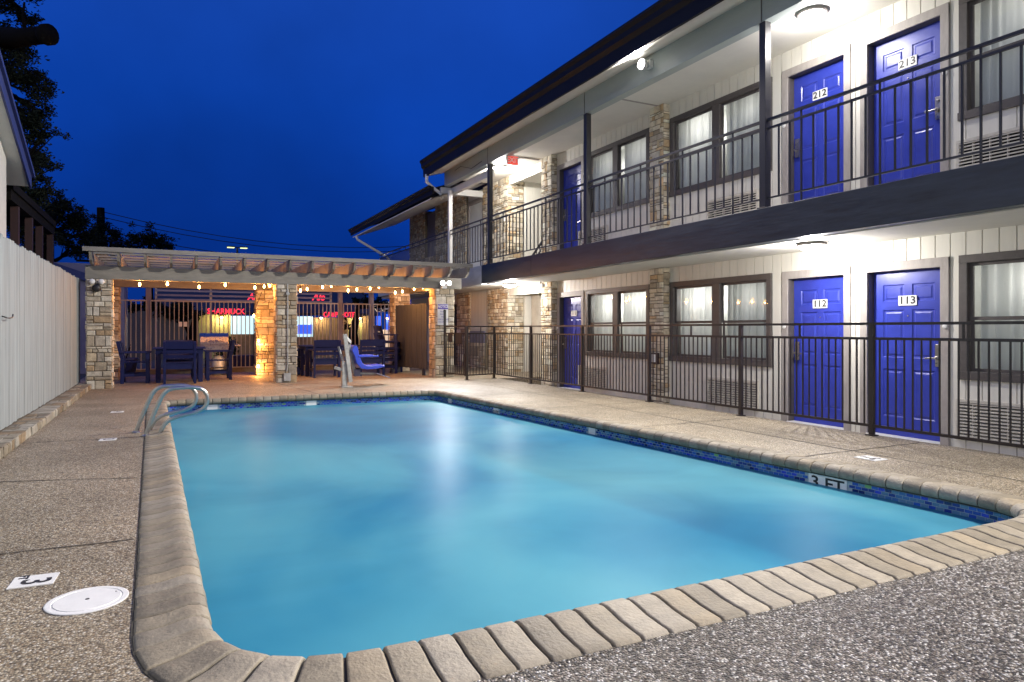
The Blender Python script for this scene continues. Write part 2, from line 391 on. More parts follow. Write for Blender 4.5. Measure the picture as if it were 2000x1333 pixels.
# ================================================================= SWIMMING POOL
pool = empty('swimming_pool', (2.3,6.8,0), 'long rectangular swimming pool edged with rounded cast coping bricks and a blue mosaic waterline', 'swimming pool')
prof = [(0.0,.165),(-.022,.185),(-.027,.208),(-.018,.235),(.008,.252),(.05,.258),(.1,.252),(.16,.242),(.23,.237),(.290,.235),(.303,.226),(.305,.165)]
cp = MB(); gr = MB()
CP = [(.27,.235,.175),(.24,.205,.145),(.29,.255,.195),(.21,.18,.13),(.26,.215,.145)]
for i in range(NP):
    k = len(prof); c = R.choice(CP); tt = R.uniform(.86,1.1); c = tuple(x*tt for x in c); dz = R.uniform(-.0012,.0012); ds = R.uniform(-.0025,.0025)
    rings = []
    gp = R.uniform(.035,.055) if NRM[i].y < -.25 else (R.uniform(.030,.05) if NRM[i].x < -.5 else R.uniform(.018,.034))
    for t, sh in ((gp,.006),(gp+.025,.0012),(gp+.07,0),(.5,0),(1-gp-.07,0),(1-gp-.025,.0012),(1-gp,.006)):
        rings.append([sect(i, t, s+ds+(sh*.7 if s < .15 else -sh*.7), z+dz-sh*(1 if z > .17 else 0)) for s,z in prof])
    vs = [v for r in rings for v in r]; fs = []
    for a in range(6):
        for b in range(k-1): fs.append((a*k+b, a*k+b+1, (a+1)*k+b+1, (a+1)*k+b))
    fs += [tuple(range(k))[::-1], tuple(6*k+b for b in range(k))]
    cp.add(vs, fs, 0, c)
    pr = [(.0,.16),(-.016,.19),(-.004,.232),(.05,.247),(.1,.242),(.16,.231),(.23,.2265),(.312,.2235)]
    k = len(pr); gr.add([sect(i,0,s,z) for s,z in pr]+[sect(i,1,s,z) for s,z in pr], [(b,b+1,k+b+1,k+b) for b in range(k-1)])
o = cp.build('coping', 'coping', pool, smooth=True)
gr.build('coping_joint', 'grout', pool)
# tile band
TS = .02; tb = MB(); tg = MB()
seglen = [(PI_[(i+1)%NP]-PI_[i]).length for i in range(NP)]; TOT = sum(seglen)
def along(d, s, z):
    d %= TOT; i = int(d/TOT*NP) % NP; t = d/TOT*NP-int(d/TOT*NP); return sect(i, t, s, z)
TW, TH = .052, .0255; nt_ = int(TOT/TW); TW = TOT/nt_
BL = [(.015,.03,.22),(.02,.06,.36),(.03,.10,.42),(.05,.14,.34),(.08,.17,.30),(.01,.02,.12),(.03,.05,.50),(.10,.20,.33)]
marks = []   # spans left free for depth tiles
def d_of(x, y):
    i = min(range(NP), key=lambda k: (PI_[k]-Vector((x,y))).length); return i*TOT/NP
for (x,y,w) in ((4.71,3.70,.34),(4.5,6.9,.13),(4.36,9.2,.16),(4.25,10.8,.13),(.55,11.6,.15),(2.1,11.55,.16)):
    marks.append((d_of(x,y),w,x,y))
for r in range(11):
    z0 = -.10+r*TH
    if z0 < -.03: continue
    for k in range(nt_):
        d = (k+(.5 if r%2 else 0))*TW
        if any(abs(((d-m[0]+TOT/2) % TOT)-TOT/2) < m[1]/2+.03 for m in marks): continue
        c = R.choice(BL); 
        if R.random() < .012: c = (.16,.36,.12)
        g_ = .0018
        tb.add([along(d-TW/2+g_,TS-.003,z0+g_),along(d+TW/2-g_,TS-.003,z0+g_),along(d+TW/2-g_,TS-.003,z0+TH-g_),along(d-TW/2+g_,TS-.003,z0+TH-g_)], [(3,2,1,0)], 0, c)
for i in range(NP): tg.add([sect(i,0,TS,-.025),sect(i,1,TS,-.025),sect(i,1,TS,.185),sect(i,0,TS,.185)], [(3,2,1,0)])
tb.build('tile_band', 'tile', pool); tg.build('tile_backing', 'tilegr', pool)
bs = MB(); FLZ = -.50
for i in range(NP): bs.add([sect(i,0,TS+.001,FLZ),sect(i,1,TS+.001,FLZ),sect(i,1,TS+.001,-.02),sect(i,0,TS+.001,-.02)], [(3,2,1,0)])
bs.add([(x,y,FLZ) for x,y in off(TS+.001)], [list(range(NP))])
bs.build('basin', 'basin', pool)
def marker_vertical(d, w, big, txt):
    mb = MB(); a = Vector(along(d-w/2, TS-.006, .0)); b = Vector(along(d+w/2, TS-.006, .0)); U = (a-b).normalized(); V = Vector((0,0,1)); W = U.cross(V)
    c = (a+b)/2; z0, z1 = .0, .165
    back = [c-U*w/2-W*.01, c+U*w/2-W*.01]; fr = [c-U*w/2, c+U*w/2]
    mb.add([fr[0]+V*z0, fr[1]+V*z0, fr[1]+V*z1, fr[0]+V*z1], [(0,1,2,3)], 0)
    if txt: mb.text(txt, .13 if big else .07, c+V*.092+W*.002, U, V, 1, .001, sx=1.25, bold=.002)
    o = mb.build('depth_marker', ['white','black'], pool); o['label'] = 'white waterline tile reading '+txt if txt else 'small pale waterline fitting'
for (d,w,x,y),t in zip(marks, ('3 FT','','3 FT','','','')): marker_vertical(d, w, w>.2, t)
ws = MB().add([(x,y,.08) for x,y in off(TS-.002)], [list(range(NP))])
kind(ws.build('water', 'water'), 'structure')
# deck depth plates
def deck_plate(name, x, y, w, h, ang, lines, label):
    U = Vector((math.cos(ang), math.sin(ang), 0)); V = Vector((-U.y, U.x, 0)); c = Vector((x,y,DZ+.005))
    mb = MB(); z = Vector((0,0,1))
    q = [c-U*w/2-V*h/2, c+U*w/2-V*h/2, c+U*w/2+V*h/2, c-U*w/2+V*h/2]
    mb.add([p-z*.004 for p in q]+q, [(4,5,6,7),(0,1,5,4),(1,2,6,5),(2,3,7,6),(3,0,4,7)], 0)
    for t,s,dx,dy in lines: mb.text(t, s, c+U*dx+V*dy+z*.001, U, V, 1, .0006, bold=.002)
    return tag(mb.build(name, ['white','black']), label, 'depth marker', 'depth plates set into the deck')
deck_plate('depth_plate', -.535, 3.66, .15, .17, rad(-93), [('3',.16,.018,.005),('FT',.05,-.055,-.05)], 'white square plate reading 3 FT in the deck beside the round lid')
deck_plate('depth_plate', 5.42, 3.88, .20, .17, rad(90), [('3',.15,-.04,0),('FT',.06,.05,0)], 'white plate in the deck between the long tiled pool side and iron fence')
deck_plate('depth_plate', -.55, 8.0, .15, .15, rad(-93), [('3',.14,0,0)], 'small white plate in the deck left of the foot of the pool rail')
deck_plate('depth_plate', -.62, 10.6, .15, .15, rad(-93), [('4',.14,0,0)], 'faint small plate in the far deck beyond the pool rail')
lid = MB(); c = (-.30,3.30,DZ+.003)
lid.lathe(c, [(.150,-.002),(.150,.0015),(.146,.003),(.128,.003),(.126,.0005),(.122,.0005),(.120,.0035),(.002,.004)], 48)
lid.lathe((c[0],c[1],DZ+.0065), [(.008,0),(.008,.002)], 8, 1)
lid.lathe((c[0]+.10,c[1]+.045,DZ+.0055), [(.004,0),(.004,.002)], 6, 1)
tag(lid.build('skimmer_lid', ['white','black']), 'round white skimmer lid flush in the deck by the near left pool corner', 'skimmer lid')

# grab rails (figure four hand rails)
def hand_rail(dy, label):
    t = empty('pool_rail', (-.3,8.05+dy,DZ), label, 'pool rail', 'stainless pool entry rails')
    P = [(-.33,.22),(-.30,.30),(-.22,.48),(-.13,.66),(-.05,.79),(.06,.855),(.22,.868),(.42,.868),(.56,.84),(.645,.76),(.655,.66),(.60,.57),(.48,.52),(.32,.49),(.16,.46),(.04,.42),(-.05,.35),(-.10,.26),(-.11,.22)]
    pts = []
    for i in range(len(P)-1):
        p0,p1,p2,p3 = [Vector(P[max(0,min(len(P)-1,i+k))]) for k in (-1,0,1,2)]
        for s in range(4):
            u = s/4; q = .5*((2*p1)+(-p0+p2)*u+(2*p0-5*p1+4*p2-p3)*u*u+(-p0+3*p1-3*p2+p3)*u**3); pts.append((q.x*.60-.12+(.10 if dy < .1 else 0),8.05+dy,DZ+(q.y-.22)*.76))
    pts.append((P[-1][0]*.60-.12+(.10 if dy < .1 else 0),8.05+dy,DZ))
    MB().tube(pts, .021, 14).build('tube', 'steel', t, smooth=True)
    for px in (pts[0][0], pts[-1][0]): MB().lathe((px,8.05+dy,DZ), [(.048,.002),(.048,.008),(.03,.018),(.024,.02)], 18).build('escutcheon', 'steel', t)
hand_rail(.05, 'nearer stainless loop rail curving over the left pool edge')
hand_rail(.36, 'farther stainless loop rail curving over the left pool edge')

# ================================================================= LEFT BOARD FENCE
fw = empty('board_fence', (-1.5,8,DZ), 'tall weathered white vertical board fence on a low stone footing along the left side', 'fence')
mb = MB(); y = 1.0; dk = MB()
while y < 15.1:
    w = R.uniform(.125,.15); top = 2.28+R.uniform(-.012,.014); t = R.uniform(.86,1.06); xo = R.uniform(-.0018,.0018)
    t *= R.uniform(.93,1.03); t = .5+.5*t; c = (.27*t,.305*t,.312*t)
    a, b = y+.0008, y+w-.001
    if R.random() < .3: b -= R.uniform(.002,.008)
    p = [(a,.33+R.uniform(-.01,.01)),(b,.33+R.uniform(-.01,.01)),(b,top-.03),(b-.025,top),(a+.025,top+R.uniform(-.006,.006)),(a,top-.03)]
    mb.prism(p, -1.5+xo, -1.522+xo, 0, c, f=lambda q,h: (h,q[0],q[1]))
    if R.random() < .22:   # split in a board
        yy = R.uniform(a+.03,b-.03); z1 = R.choice([top-.03, R.uniform(1,2)]); L_ = R.uniform(.15,.6); d_ = R.uniform(.002,.004)
        mb.add([(-1.4988+xo,yy-.0005,z1-L_),(-1.4988+xo,yy+d_,z1),(-1.4988+xo,yy-d_*.6,z1)], [(0,2,1)], 1)
    y += w
mb.build('boards', ['board','seam'], fw)
r_ = MB()
for z in (.6,1.3,2.0): r_.box(-1.56,-1.524,1,15,z,z+.09)
for yy in (2,4.4,6.8,9.2,11.6,14.9): r_.box(-1.66,-1.562,yy,yy+.09,.1,2.2)
r_.build('frame_rail', 'wood', fw)
st = MB(); st.box(-1.60,-1.30,1.0,15.0,.0,.315,1)
ashlar(st, (-1.30,1.0,.215), (0,1,0), (0,0,1), 14.0, .105, R, .9, .03, .55)
ashlar(st, (-1.28,1.0,.314), (0,1,0), (-1,0,0), 14.0, .22, R, 1.0, .008, .55)
st.build('stone_footing', ['stone','mortar'], fw)
mb = MB(); mb.tube([(-1.50,8.42,1.47),(-1.46,8.42,1.455),(-1.44,8.47,1.45),(-1.44,8.6,1.46),(-1.45,8.68,1.49)], .007, 6)
mb.build('hook', 'iron', fw)

# ================================================================= MOTEL
mo = empty('motel_building', (FX,8,0), 'two storey cream boarded motel with blue numbered doors and a covered gallery', 'building')
def part(mb, name, mats, parent=mo, label=None, **k):
    o = mb.build(name, mats, parent, **k)
    if label: o['label'] = label
    return o
YN = -4.0
doors = [(4.79,5.68,'113'),(6.04,6.92,'112'),(12.40,13.30,'111')]
wins = [(2.3,4.57),(7.23,9.49),(10.07,12.21),(-1.2,1.0)]
acs  = [(3.55,4.60),(7.48,8.57),(11.42,12.50),(-.2,.86)]
WZ0, WZ1 = .78, 2.16
def strips(Xf, th, y0, y1, z0, z1, holes, bw, mb, gap=.011):
    cuts = set([y0,y1])
    if bw:
        y = y0
        while y < y1: cuts |= {y, min(y+gap,y1)}; y += bw
    for h in holes: cuts |= {max(y0,min(y1,h[0])), max(y0,min(y1,h[1]))}
    cuts = sorted(cuts)
    for a,b in zip(cuts, cuts[1:]):
        if b-a < 1e-4: continue
        mid = (a+b)/2
        if bw and ((mid-y0) % bw) < gap: continue
        segs = [(z0,z1)]
        for h in holes:
            if h[0] < mid < h[1]:
                ns = []
                for s in segs:
                    if h[3] <= s[0] or h[2] >= s[1]: ns.append(s); continue
                    if h[2] > s[0]: ns.append((s[0],h[2]))
                    if h[3] < s[1]: ns.append((h[3],s[1]))
                segs = ns
        for s in segs: mb.box(Xf, Xf+th, a, b, s[0], s[1])
def storey(zf, zc, upper):
    H = []
    for a,b,_ in doors: H.append((a-.03,b+.03,zf-1,zf+2.06))
    for a,b in wins: H.append((a+.05,b-.05,zf+WZ0+.05,zf+WZ1-.05))
    for a,b in acs: H.append((a+.02,b-.02,zf+.12,zf+.55))
    H.append((13.95,15.9,zf-1,zf+2.2))
    mb = MB(); strips(FX, .02, YN, 15.9, zf, zc, H, .17, mb)
    strips(FX+.02, .10, YN, 15.9, zf, zc, H, 0, mb)
    part(mb, 'wall', 'siding', label='cream vertical board wall of the '+('upper' if upper else 'lower')+' storey')
storey(0, 2.42, False); storey(F2, 5.31, True)
# six-panel door
def door_slab(y0, y1, zf, mb):
    W = y1-y0; H = 2.03; X0 = 8.0
    ys = [0,.13*W,.45*W,.55*W,.87*W,W]; zs = [0,.23,.85,1.00,1.60,1.69,1.90,H]
    zs = [0,.24,.84,.97,1.57,1.66,1.88,H]
    for i in range(5):
        for j in range(7):
            a,b,c,d = y0+ys[i],y0+ys[i+1],zf+zs[j],zf+zs[j+1]
            if i in (1,3) and j in (1,3,5):
                lv = [(0,0),(.006,.0),(.018,.011),(.034,.011),(.052,.002)]
                rs = [[(X0+dp,a+i_,c+i_),(X0+dp,b-i_,c+i_),(X0+dp,b-i_,d-i_),(X0+dp,a+i_,d-i_)] for i_,dp in lv]
                vs = [v for r in rs for v in r]; fs = [(16,19,18,17)]
                for k in range(4):
                    for q in range(4): fs.append((k*4+q,(k+1)*4+q,(k+1)*4+(q+1)%4,k*4+(q+1)%4))
                mb.add(vs, fs)
            else: mb.add([(X0,a,c),(X0,b,c),(X0,b,d),(X0,a,d)], [(3,2,1,0)])
    mb.add([(X0,y0,zf),(X0,y1,zf),(X0,y1,zf+H),(X0,y0,zf+H),(X0+.045,y0,zf),(X0+.045,y1,zf),(X0+.045,y1,zf+H),(X0+.045,y0,zf+H)], [(4,5,6,7),(0,1,5,4),(3,7,6,2),(0,4,7,3),(1,2,6,5)])
def make_door(y0, y1, zf, num, left_handle):
    mb = MB(); door_slab(y0,y1,zf+.012,mb); d = part(mb,'door','blue',label='cobalt blue six panel door'+(' numbered '+num if num else ''))
    f = MB(); tw = .11; xo = FX-.022
    f.box(xo,FX+.0,y0-tw,y0-.012,zf,zf+2.155); f.box(xo,FX+.0,y1+.012,y1+tw,zf,zf+2.155); f.box(xo-.002,FX+.0,y0-tw,y1+tw,zf+2.05,zf+2.16)
    f.box(FX+.001,8.06,y0-.04,y0-.003,zf,zf+2.05,1); f.box(FX+.001,8.06,y1+.003,y1+.04,zf,zf+2.05,1); f.box(FX+.001,8.058,y0-.038,y1+.038,zf+2.045,zf+2.075,1)
    o = f.build('door_frame', ['trim','dtrim'], d, bevel=.004)
    t = MB(); t.box(FX-.04,8.05,y0-.02,y1+.02,zf,zf+.03); t.build('threshold','white',d,bevel=.004)
    if num:
        yc = (y0+y1)/2; zc = zf+1.685; p = MB(); p.box(7.988,7.999,yc-.115,yc+.115,zc-.06,zc+.06)
        p.text(num, .125, (7.9875,yc,zc), (0,-1,0), (0,0,1), 1, .001, bold=.003, sx=1.15)
        p.build('number_plate',['white','black'],d)
    yh = y1-.07 if left_handle else y0+.07; s = -1 if left_handle else 1
    h = MB(); h.box(7.975,7.999,yh-.035,yh+.035,zf+.90,zf+1.16); h.lathe((7.975,yh,zf+1.0), [(.026,0),(.024,-.03),(.014,-.035),(.012,-.055)], 14, axis='x')
    h.bar((7.925,yh,zf+1.0),(7.925,yh+s*.12,zf+.995),.018,.02); h.lathe((7.975,yh,zf+1.11), [(.018,0),(.016,-.012)], 12, axis='x')
    h.build('handle','metal',d,bevel=.003)
    p = MB(); p.lathe((7.999,(y0+y1)/2,zf+1.50), [(.010,0),(.008,-.006)], 10, axis='x'); p.build('peephole','metal',d)
    s = MB(); ys = y0-.07 if not left_handle else y1+.07
    s.lathe((xo,ys,zf+1.37), [(.028,0),(.026,-.012),(.01,-.016)], 16, axis='x'); s.build('door_bell','white',d)
for zf, pre in ((0,'1'),(F2,'2')):
    for a,b,n in doors:
        make_door(a,b,zf, pre+n[1:] if not (zf and n=='111') else '', n != '113')
def curtain(y0,y1,z0,z1,x,rng,mb):
    n = max(16,int((y1-y0)/.012)); ph = rng.uniform(0,9); vs = []; q = rng.uniform(.75,1.3)
    for k in range(3):
        z = z0+(z1-z0)*k/2
        for i in range(n+1):
            yy = y0+(y1-y0)*i/n; a = .020+.014*math.sin(yy*7+ph)
            w = math.sin(yy*40*q+ph+1.9*math.sin(yy*7+ph)+.35*k)*a*1.25+math.sin(yy*83+ph)*.006
            vs.append((x+w,yy,z))
    mb.add(vs, [(k*(n+1)+i,k*(n+1)+i+1,(k+1)*(n+1)+i+1,(k+1)*(n+1)+i) for k in range(2) for i in range(n)])
def make_window(y0, y1, zf):
    z0, z1 = zf+WZ0, zf+WZ1; tw = .09; ym = (y0+y1)/2; xf = FX-.028
    f = MB()
    f.box(xf,FX+.03,y0,y1,z1-tw,z1); f.box(xf-.004,FX+.03,y0-.01,y1+.01,z0,z0+tw)
    for a,b in ((y0,y0+tw),(y1-tw,y1),(ym-.085,ym+.085)): f.box(xf+.002,FX+.03,a,b,z0+tw,z1-tw)
    w = part(f,'window','dtrim',bevel=.004)
    s = MB(); gl = MB(); cu = MB()
    zr = z0+(z1-z0)*.49
    for a,b in ((y0+tw,ym-.085),(ym+.085,y1-tw)):
        for (c,d,xx) in ((z0+tw,zr+.02,FX+.045),(zr-.02,z1-tw,FX+.02)):
            e = .035
            s.box(xx,xx+.022,a,b,c,c+e); s.box(xx,xx+.022,a,b,d-e,d); s.box(xx+.001,xx+.021,a,a+e,c+e,d-e); s.box(xx+.001,xx+.021,b-e,b,c+e,d-e)
            gl.add([(xx+.012,a+e,c+e),(xx+.012,b-e,c+e),(xx+.012,b-e,d-e),(xx+.012,a+e,d-e)], [(3,2,1,0)])
        lo = R.choice([0,.0,.08,.12]); hi = R.choice([0,0,.07])
        curtain(a+lo*(b-a)*.9, b-hi*(b-a), z0+.04, z1-.05, FX+.125, R, cu)
    s.build('sash','dtrim',w,bevel=.002); gl.build('pane','glass',w)
    cu.build('curtain','curtain',w,smooth=True)
    d = MB(); d.box(FX+.175,FX+.6,y0,y1,z0-.05,z1+.05); 
    d.f = [f for i,f in enumerate(d.f) if i != 0]; d.m = d.m[1:]; d.c = d.c[1:]
    d.build('room_recess','paleW',w)
    for q_ in ((y0+ym)/2, (ym+y1)/2):
        light('curtain_fill_lamp','POINT',(FX+.42,q_,z1-.30),R.choice([4,6,9,13]),(1,.97,.93),None,.10)  # unseen lamp added behind the cloth to brighten the curtains
    rv = MB(); rv.box(FX+.03,FX+.175,y0+.045,y0+.06,z0+.05,z1-.05); rv.box(FX+.03,FX+.175,y1-.06,y1-.045,z0+.05,z1-.05); rv.box(FX+.03,FX+.175,y0+.06,y1-.06,z1-.065,z1-.05); rv.box(FX+.03,FX+.175,y0+.06,y1-.06,z0+.05,z0+.065)
    rv.build('reveal','dtrim',w)
def make_ac(y0,y1,zf):
    z0,z1 = zf+.11, zf+.56; f = MB(); x = FX-.03
    f.box(x,FX+.08,y0,y1,z1-.035,z1); f.box(x,FX+.08,y0,y1,z0,z0+.035); f.box(x+.001,FX+.08,y0,y0+.035,z0+.035,z1-.035); f.box(x+.001,FX+.08,y1-.035,y1,z0+.035,z1-.035)
    f.box(FX+.07,FX+.08,y0+.03,y1-.03,z0+.03,z1-.03,1)
    w = part(f,'air_conditioner',['acgr','dark'],bevel=.003)
    s = MB(); n = 11
    for i in range(n):
        z = z0+.045+i*(z1-z0-.09)/(n-1); s.add([(x+.006,y0+.035,z-.008),(x+.006,y1-.035,z-.008),(x+.006,y1-.035,z+.006),(x+.006,y0+.035,z+.006),(x+.04,y0+.035,z+.004),(x+.04,y1-.035,z+.004),(x+.04,y1-.035,z+.016),(x+.04,y0+.035,z+.016)], [(0,3,2,1),(4,5,6,7),(3,7,6,2),(0,1,5,4)])
    for i in range(1,6): yy = y0+(y1-y0)*i/6; s.box(x+.010,x+.045,yy-.004,yy+.004,z0+.035,z1-.035)
    s.build('grille','acgr',w)
for zf in (0,F2):
    for a,b in wins: make_window(a,b,zf)
    for a,b in acs: make_ac(a,b,zf)
# stone piers in the facade
rs = random.Random(3)
for z0,z1 in ((0,2.42),(F2,5.31)):
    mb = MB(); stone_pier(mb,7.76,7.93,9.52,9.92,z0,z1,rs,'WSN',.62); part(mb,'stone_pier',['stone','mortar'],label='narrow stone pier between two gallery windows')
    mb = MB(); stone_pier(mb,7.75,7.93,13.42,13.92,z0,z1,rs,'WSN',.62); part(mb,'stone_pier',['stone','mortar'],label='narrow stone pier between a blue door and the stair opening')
# stair recess
mb = MB()
for z0,z1 in ((0,2.3),(F2,5.2)):
    strips(9.6,.05,13.95,15.9,z0,z1,[],.24,mb)
    y = 8.35
    while y < 9.6: mb.box(y+.006,min(y+.24,9.6),15.86,15.9,z0,z1); y += .24
    mb.box(8.35,9.6,15.9,15.95,z0,z1)
    mb.box(7.93,9.6,13.90,13.949,z0,z1)
part(mb,'stair_wall','siding')
mb = MB(); mb.box(FX+.125,9.7,13.8,16.0,5.2,5.3); part(mb,'stair_ceiling','ceil')
mb = MB(); mb.box(FX+.125,9.7,13.8,16.0,2.36,2.42); part(mb,'stair_ceiling','ceil')
mb = MB()
for i in range(13): mb.box(8.5+.0,9.55,13.96+i*.14,14.1+i*.14,.0,.22*(i+1)-.03)
part(mb,'stair','concrete')
mb = MB()
mb.bar((8.2,14.1,F2+.95),(8.2,15.5,F2+.1),.04); mb.bar((8.2,14.1,F2+.75),(8.2,15.4,F2+.02),.03)
for i in range(8): mb.bar((8.2,14.1+i*.17,F2+.9-i*.1),(8.2,14.1+i*.17,F2+.02),.018)
mb.bar((8.2,14.05,F2),(8.2,14.05,F2+1.05),.04)
part(mb,'stair_rail','iron2')
# stone end block
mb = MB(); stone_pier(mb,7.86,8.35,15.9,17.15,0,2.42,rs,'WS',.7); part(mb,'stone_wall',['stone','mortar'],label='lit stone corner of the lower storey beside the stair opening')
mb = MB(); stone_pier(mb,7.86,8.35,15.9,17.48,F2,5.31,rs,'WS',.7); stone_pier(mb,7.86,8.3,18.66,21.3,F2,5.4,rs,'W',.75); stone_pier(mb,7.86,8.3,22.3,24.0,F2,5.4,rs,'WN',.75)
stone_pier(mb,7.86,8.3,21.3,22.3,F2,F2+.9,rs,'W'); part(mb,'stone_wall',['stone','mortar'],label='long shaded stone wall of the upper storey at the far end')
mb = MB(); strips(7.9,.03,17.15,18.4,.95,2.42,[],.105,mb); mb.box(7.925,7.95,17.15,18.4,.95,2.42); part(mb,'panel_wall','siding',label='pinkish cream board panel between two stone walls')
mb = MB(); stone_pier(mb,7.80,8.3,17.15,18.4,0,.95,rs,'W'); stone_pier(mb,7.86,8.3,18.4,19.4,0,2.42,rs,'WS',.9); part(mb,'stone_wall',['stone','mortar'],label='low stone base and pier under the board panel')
mb = MB(); mb.box(7.82,7.86,17.3,18.3,.90,1.28,0); part(mb,'notice_board','lav')
mb = MB(); mb.box(7.93,8.0,17.48,18.66,F2,5.3,0); mb.box(7.90,7.93,17.5,17.6,F2,5.05,1); mb.box(7.90,7.93,18.55,18.64,F2,5.05,1); mb.box(7.90,7.93,17.5,18.64,4.95,5.08,1); part(mb,'upper_end_door',['white','trim'],label='plain white door in the dark stone upper wall')
mb = MB(); mb.box(7.95,8.0,21.3,22.3,F2+.9,5.3,0); part(mb,'upper_end_window','lav')
mb = MB(); mb.box(7.93,8.0,19.4,24,0,2.42,0); mb.box(7.90,7.93,19.4,20.5,0,2.1,1); part(mb,'far_lower_wall',['trim','dark'])
# slabs, ceilings, beams
mb = MB(); mb.box(6.83,9.9,YN,13.94,2.42,2.86); mb.box(6.83,FX,13.94,24,2.42,2.86); part(mb,'gallery_floor','ceil')
mb = MB(); mb.box(6.67,6.826,YN,12.4,2.43,2.862); mb.box(6.672,6.828,12.406,14.9,2.43,2.862)
part(mb,'gallery_beam','beam',bevel=.006,label='dark slate painted edge beam of the gallery')
mb = MB(); mb.box(6.674,6.829,14.906,16.3,2.40,2.860); mb.box(6.70,6.829,16.306,24,2.5,2.86); part(mb,'gallery_beam_end','beamlit',bevel=.006,label='gallery beam end beside the pergola, coloured pale as if lamplit')
mb = MB(); mb.box(6.86,9.9,YN,16.9,5.31,5.40); part(mb,'upper_ceiling','ceil')
mb = MB(); mb.box(6.69,6.85,YN,17.4,5.22,5.64); 
for yy in (2.15,6.29,10.4,14.58): mb.box(6.684,6.689,yy-.008,yy+.008,5.22,5.64,1)
part(mb,'gallery_header',['header','dtrim'],bevel=.004)
mb = MB(); mb.add([(6.85,YN,5.645),(6.24,YN,5.47),(6.24,17.55,5.47),(6.85,17.55,5.645),(6.85,YN,5.665),(6.24,YN,5.49),(6.24,17.55,5.49),(6.85,17.55,5.665)], [(0,1,2,3),(4,7,6,5),(2,6,7,3),(0,4,5,1)]); part(mb,'soffit','ceil')
rf = MB(); rf.add([(6.2,YN,5.86),(11.5,YN,7.5),(11.5,17.7,7.5),(6.2,17.7,5.86),(6.2,YN,5.80),(11.5,YN,7.44),(11.5,17.7,7.44),(6.2,17.7,5.80)], [(0,1,2,3),(4,7,6,5),(3,2,6,7),(0,3,7,4),(0,4,5,1)])
roof = part(rf,'roof','shingle',label='dark shingled main roof')
gp = [(6.22,5.46),(6.22,5.82),(6.16,5.86),(6.10,5.9),(6.075,5.9),(6.07,5.86),(6.11,5.80),(6.115,5.72),(6.17,5.66),(6.18,5.46)]
gt = MB(); gt.prism(gp, YN, 17.66, f=lambda q,h: (q[0],h,q[1])); gt.build('gutter','gutter',roof)
dn = MB(); dn.tube([(6.2,17.45,5.5),(6.2,17.45,5.3),(6.38,17.45,5.16),(6.6,17.45,5.02),(6.63,17.45,4.86)], .045, 10); dn.build('downpipe','white',roof,smooth=True)
# lower far roof
mb = MB(); mb.add([(6.2,17.7,5.12),(6.2,26,5.12),(10,26,6.4),(10,17.7,6.4),(6.2,17.7,5.05),(6.2,26,5.05),(10,26,6.33),(10,17.7,6.33)], [(3,2,1,0),(4,5,6,7),(0,1,5,4),(1,2,6,5),(0,4,7,3)])
r2 = part(mb,'far_roof','shingle',label='lower dark roof past the end of the gallery')
mb = MB(); mb.prism([(q[0]+.02,4.90+(q[1]-5.46)*.5) for q in gp], 17.0, 26.05, f=lambda q,h: (q[0],h,q[1])); mb.build('gutter','gutter',r2)
mb = MB(); mb.add([(6.24,17.2,4.80),(6.24,25.9,4.80),(7.9,25.9,5.40),(7.9,17.2,5.40),(6.24,17.2,4.83),(6.24,25.9,4.83),(7.9,25.9,5.43),(7.9,17.2,5.43)], [(0,1,2,3),(7,6,5,4),(0,4,5,1),(1,5,6,2)]); mb.build('soffit','ceil',r2)
mb = MB(); mb.tube([(6.2,25.2,4.78),(6.25,25.2,4.66),(7.3,25.0,4.05),(7.5,25,3.8),(7.5,25,0)], .05, 8); mb.build('downpipe','white',r2,smooth=True)
mb = MB(); mb.box(6.90,7.02,14.9,17.6,5.02,5.19); mb.box(6.62,7.9,17.45,17.57,5.03,5.2); part(mb,'white_tie_beam','white',bevel=.004)
mb = MB(); mb.box(6.9,7.75,13.98,14.04,5.29,5.309); mb.box(6.9,7.78,9.66,9.70,5.30,5.309); part(mb,'ceiling_batten','trim')
# columns
for yy in (-2.0,2.15,6.29,10.4,14.58):
    mb = MB(); mb.box(6.70,6.80,yy-.05,yy+.05,F2-.0165,5.219); mb.box(6.68,6.82,yy-.07,yy+.07,F2-.0165,F2); part(mb,'gallery_column','iron2',bevel=.004)
mb = MB(); mb.box(6.70,6.80,17.08,17.18,F2-.0165,5.05); part(mb,'white_column','white',bevel=.004,label='white upper column at the gallery end')
# balcony railing
def railing(y0,y1,far=False):
    mb = MB(); x = 6.75
    mb.box(x-.02,x+.02,y0,y1,3.96,3.99); mb.box(x-.015,x+.015,y0,y1,3.855,3.88); mb.box(x-.013,x+.013,y0,y1,2.98,3.0)
    sp = .165 if not far else .115
    n = round((y1-y0)/sp)
    for i in range(1,n):
        yy = y0+(y1-y0)*i/n; tall = i%6 == 3
        mb.box(x-.009,x+.009,yy-.009,yy+.009,F2-.02 if tall else 3.0,3.96 if tall else 3.855)
    part(mb,'balcony_railing','iron2')
cy = [-2.0,2.15,6.29,10.4,14.58,17.13]
for a,b in zip(cy,cy[1:]): railing(a+.051,b-.051)
railing(17.19,24.0,True)
mb = MB()
mb.tube([(6.684,14.9,5.35),(6.67,15.5,5.30),(6.67,16.2,5.5),(6.68,16.6,5.48)], .006, 5); part(mb,'cable','black')

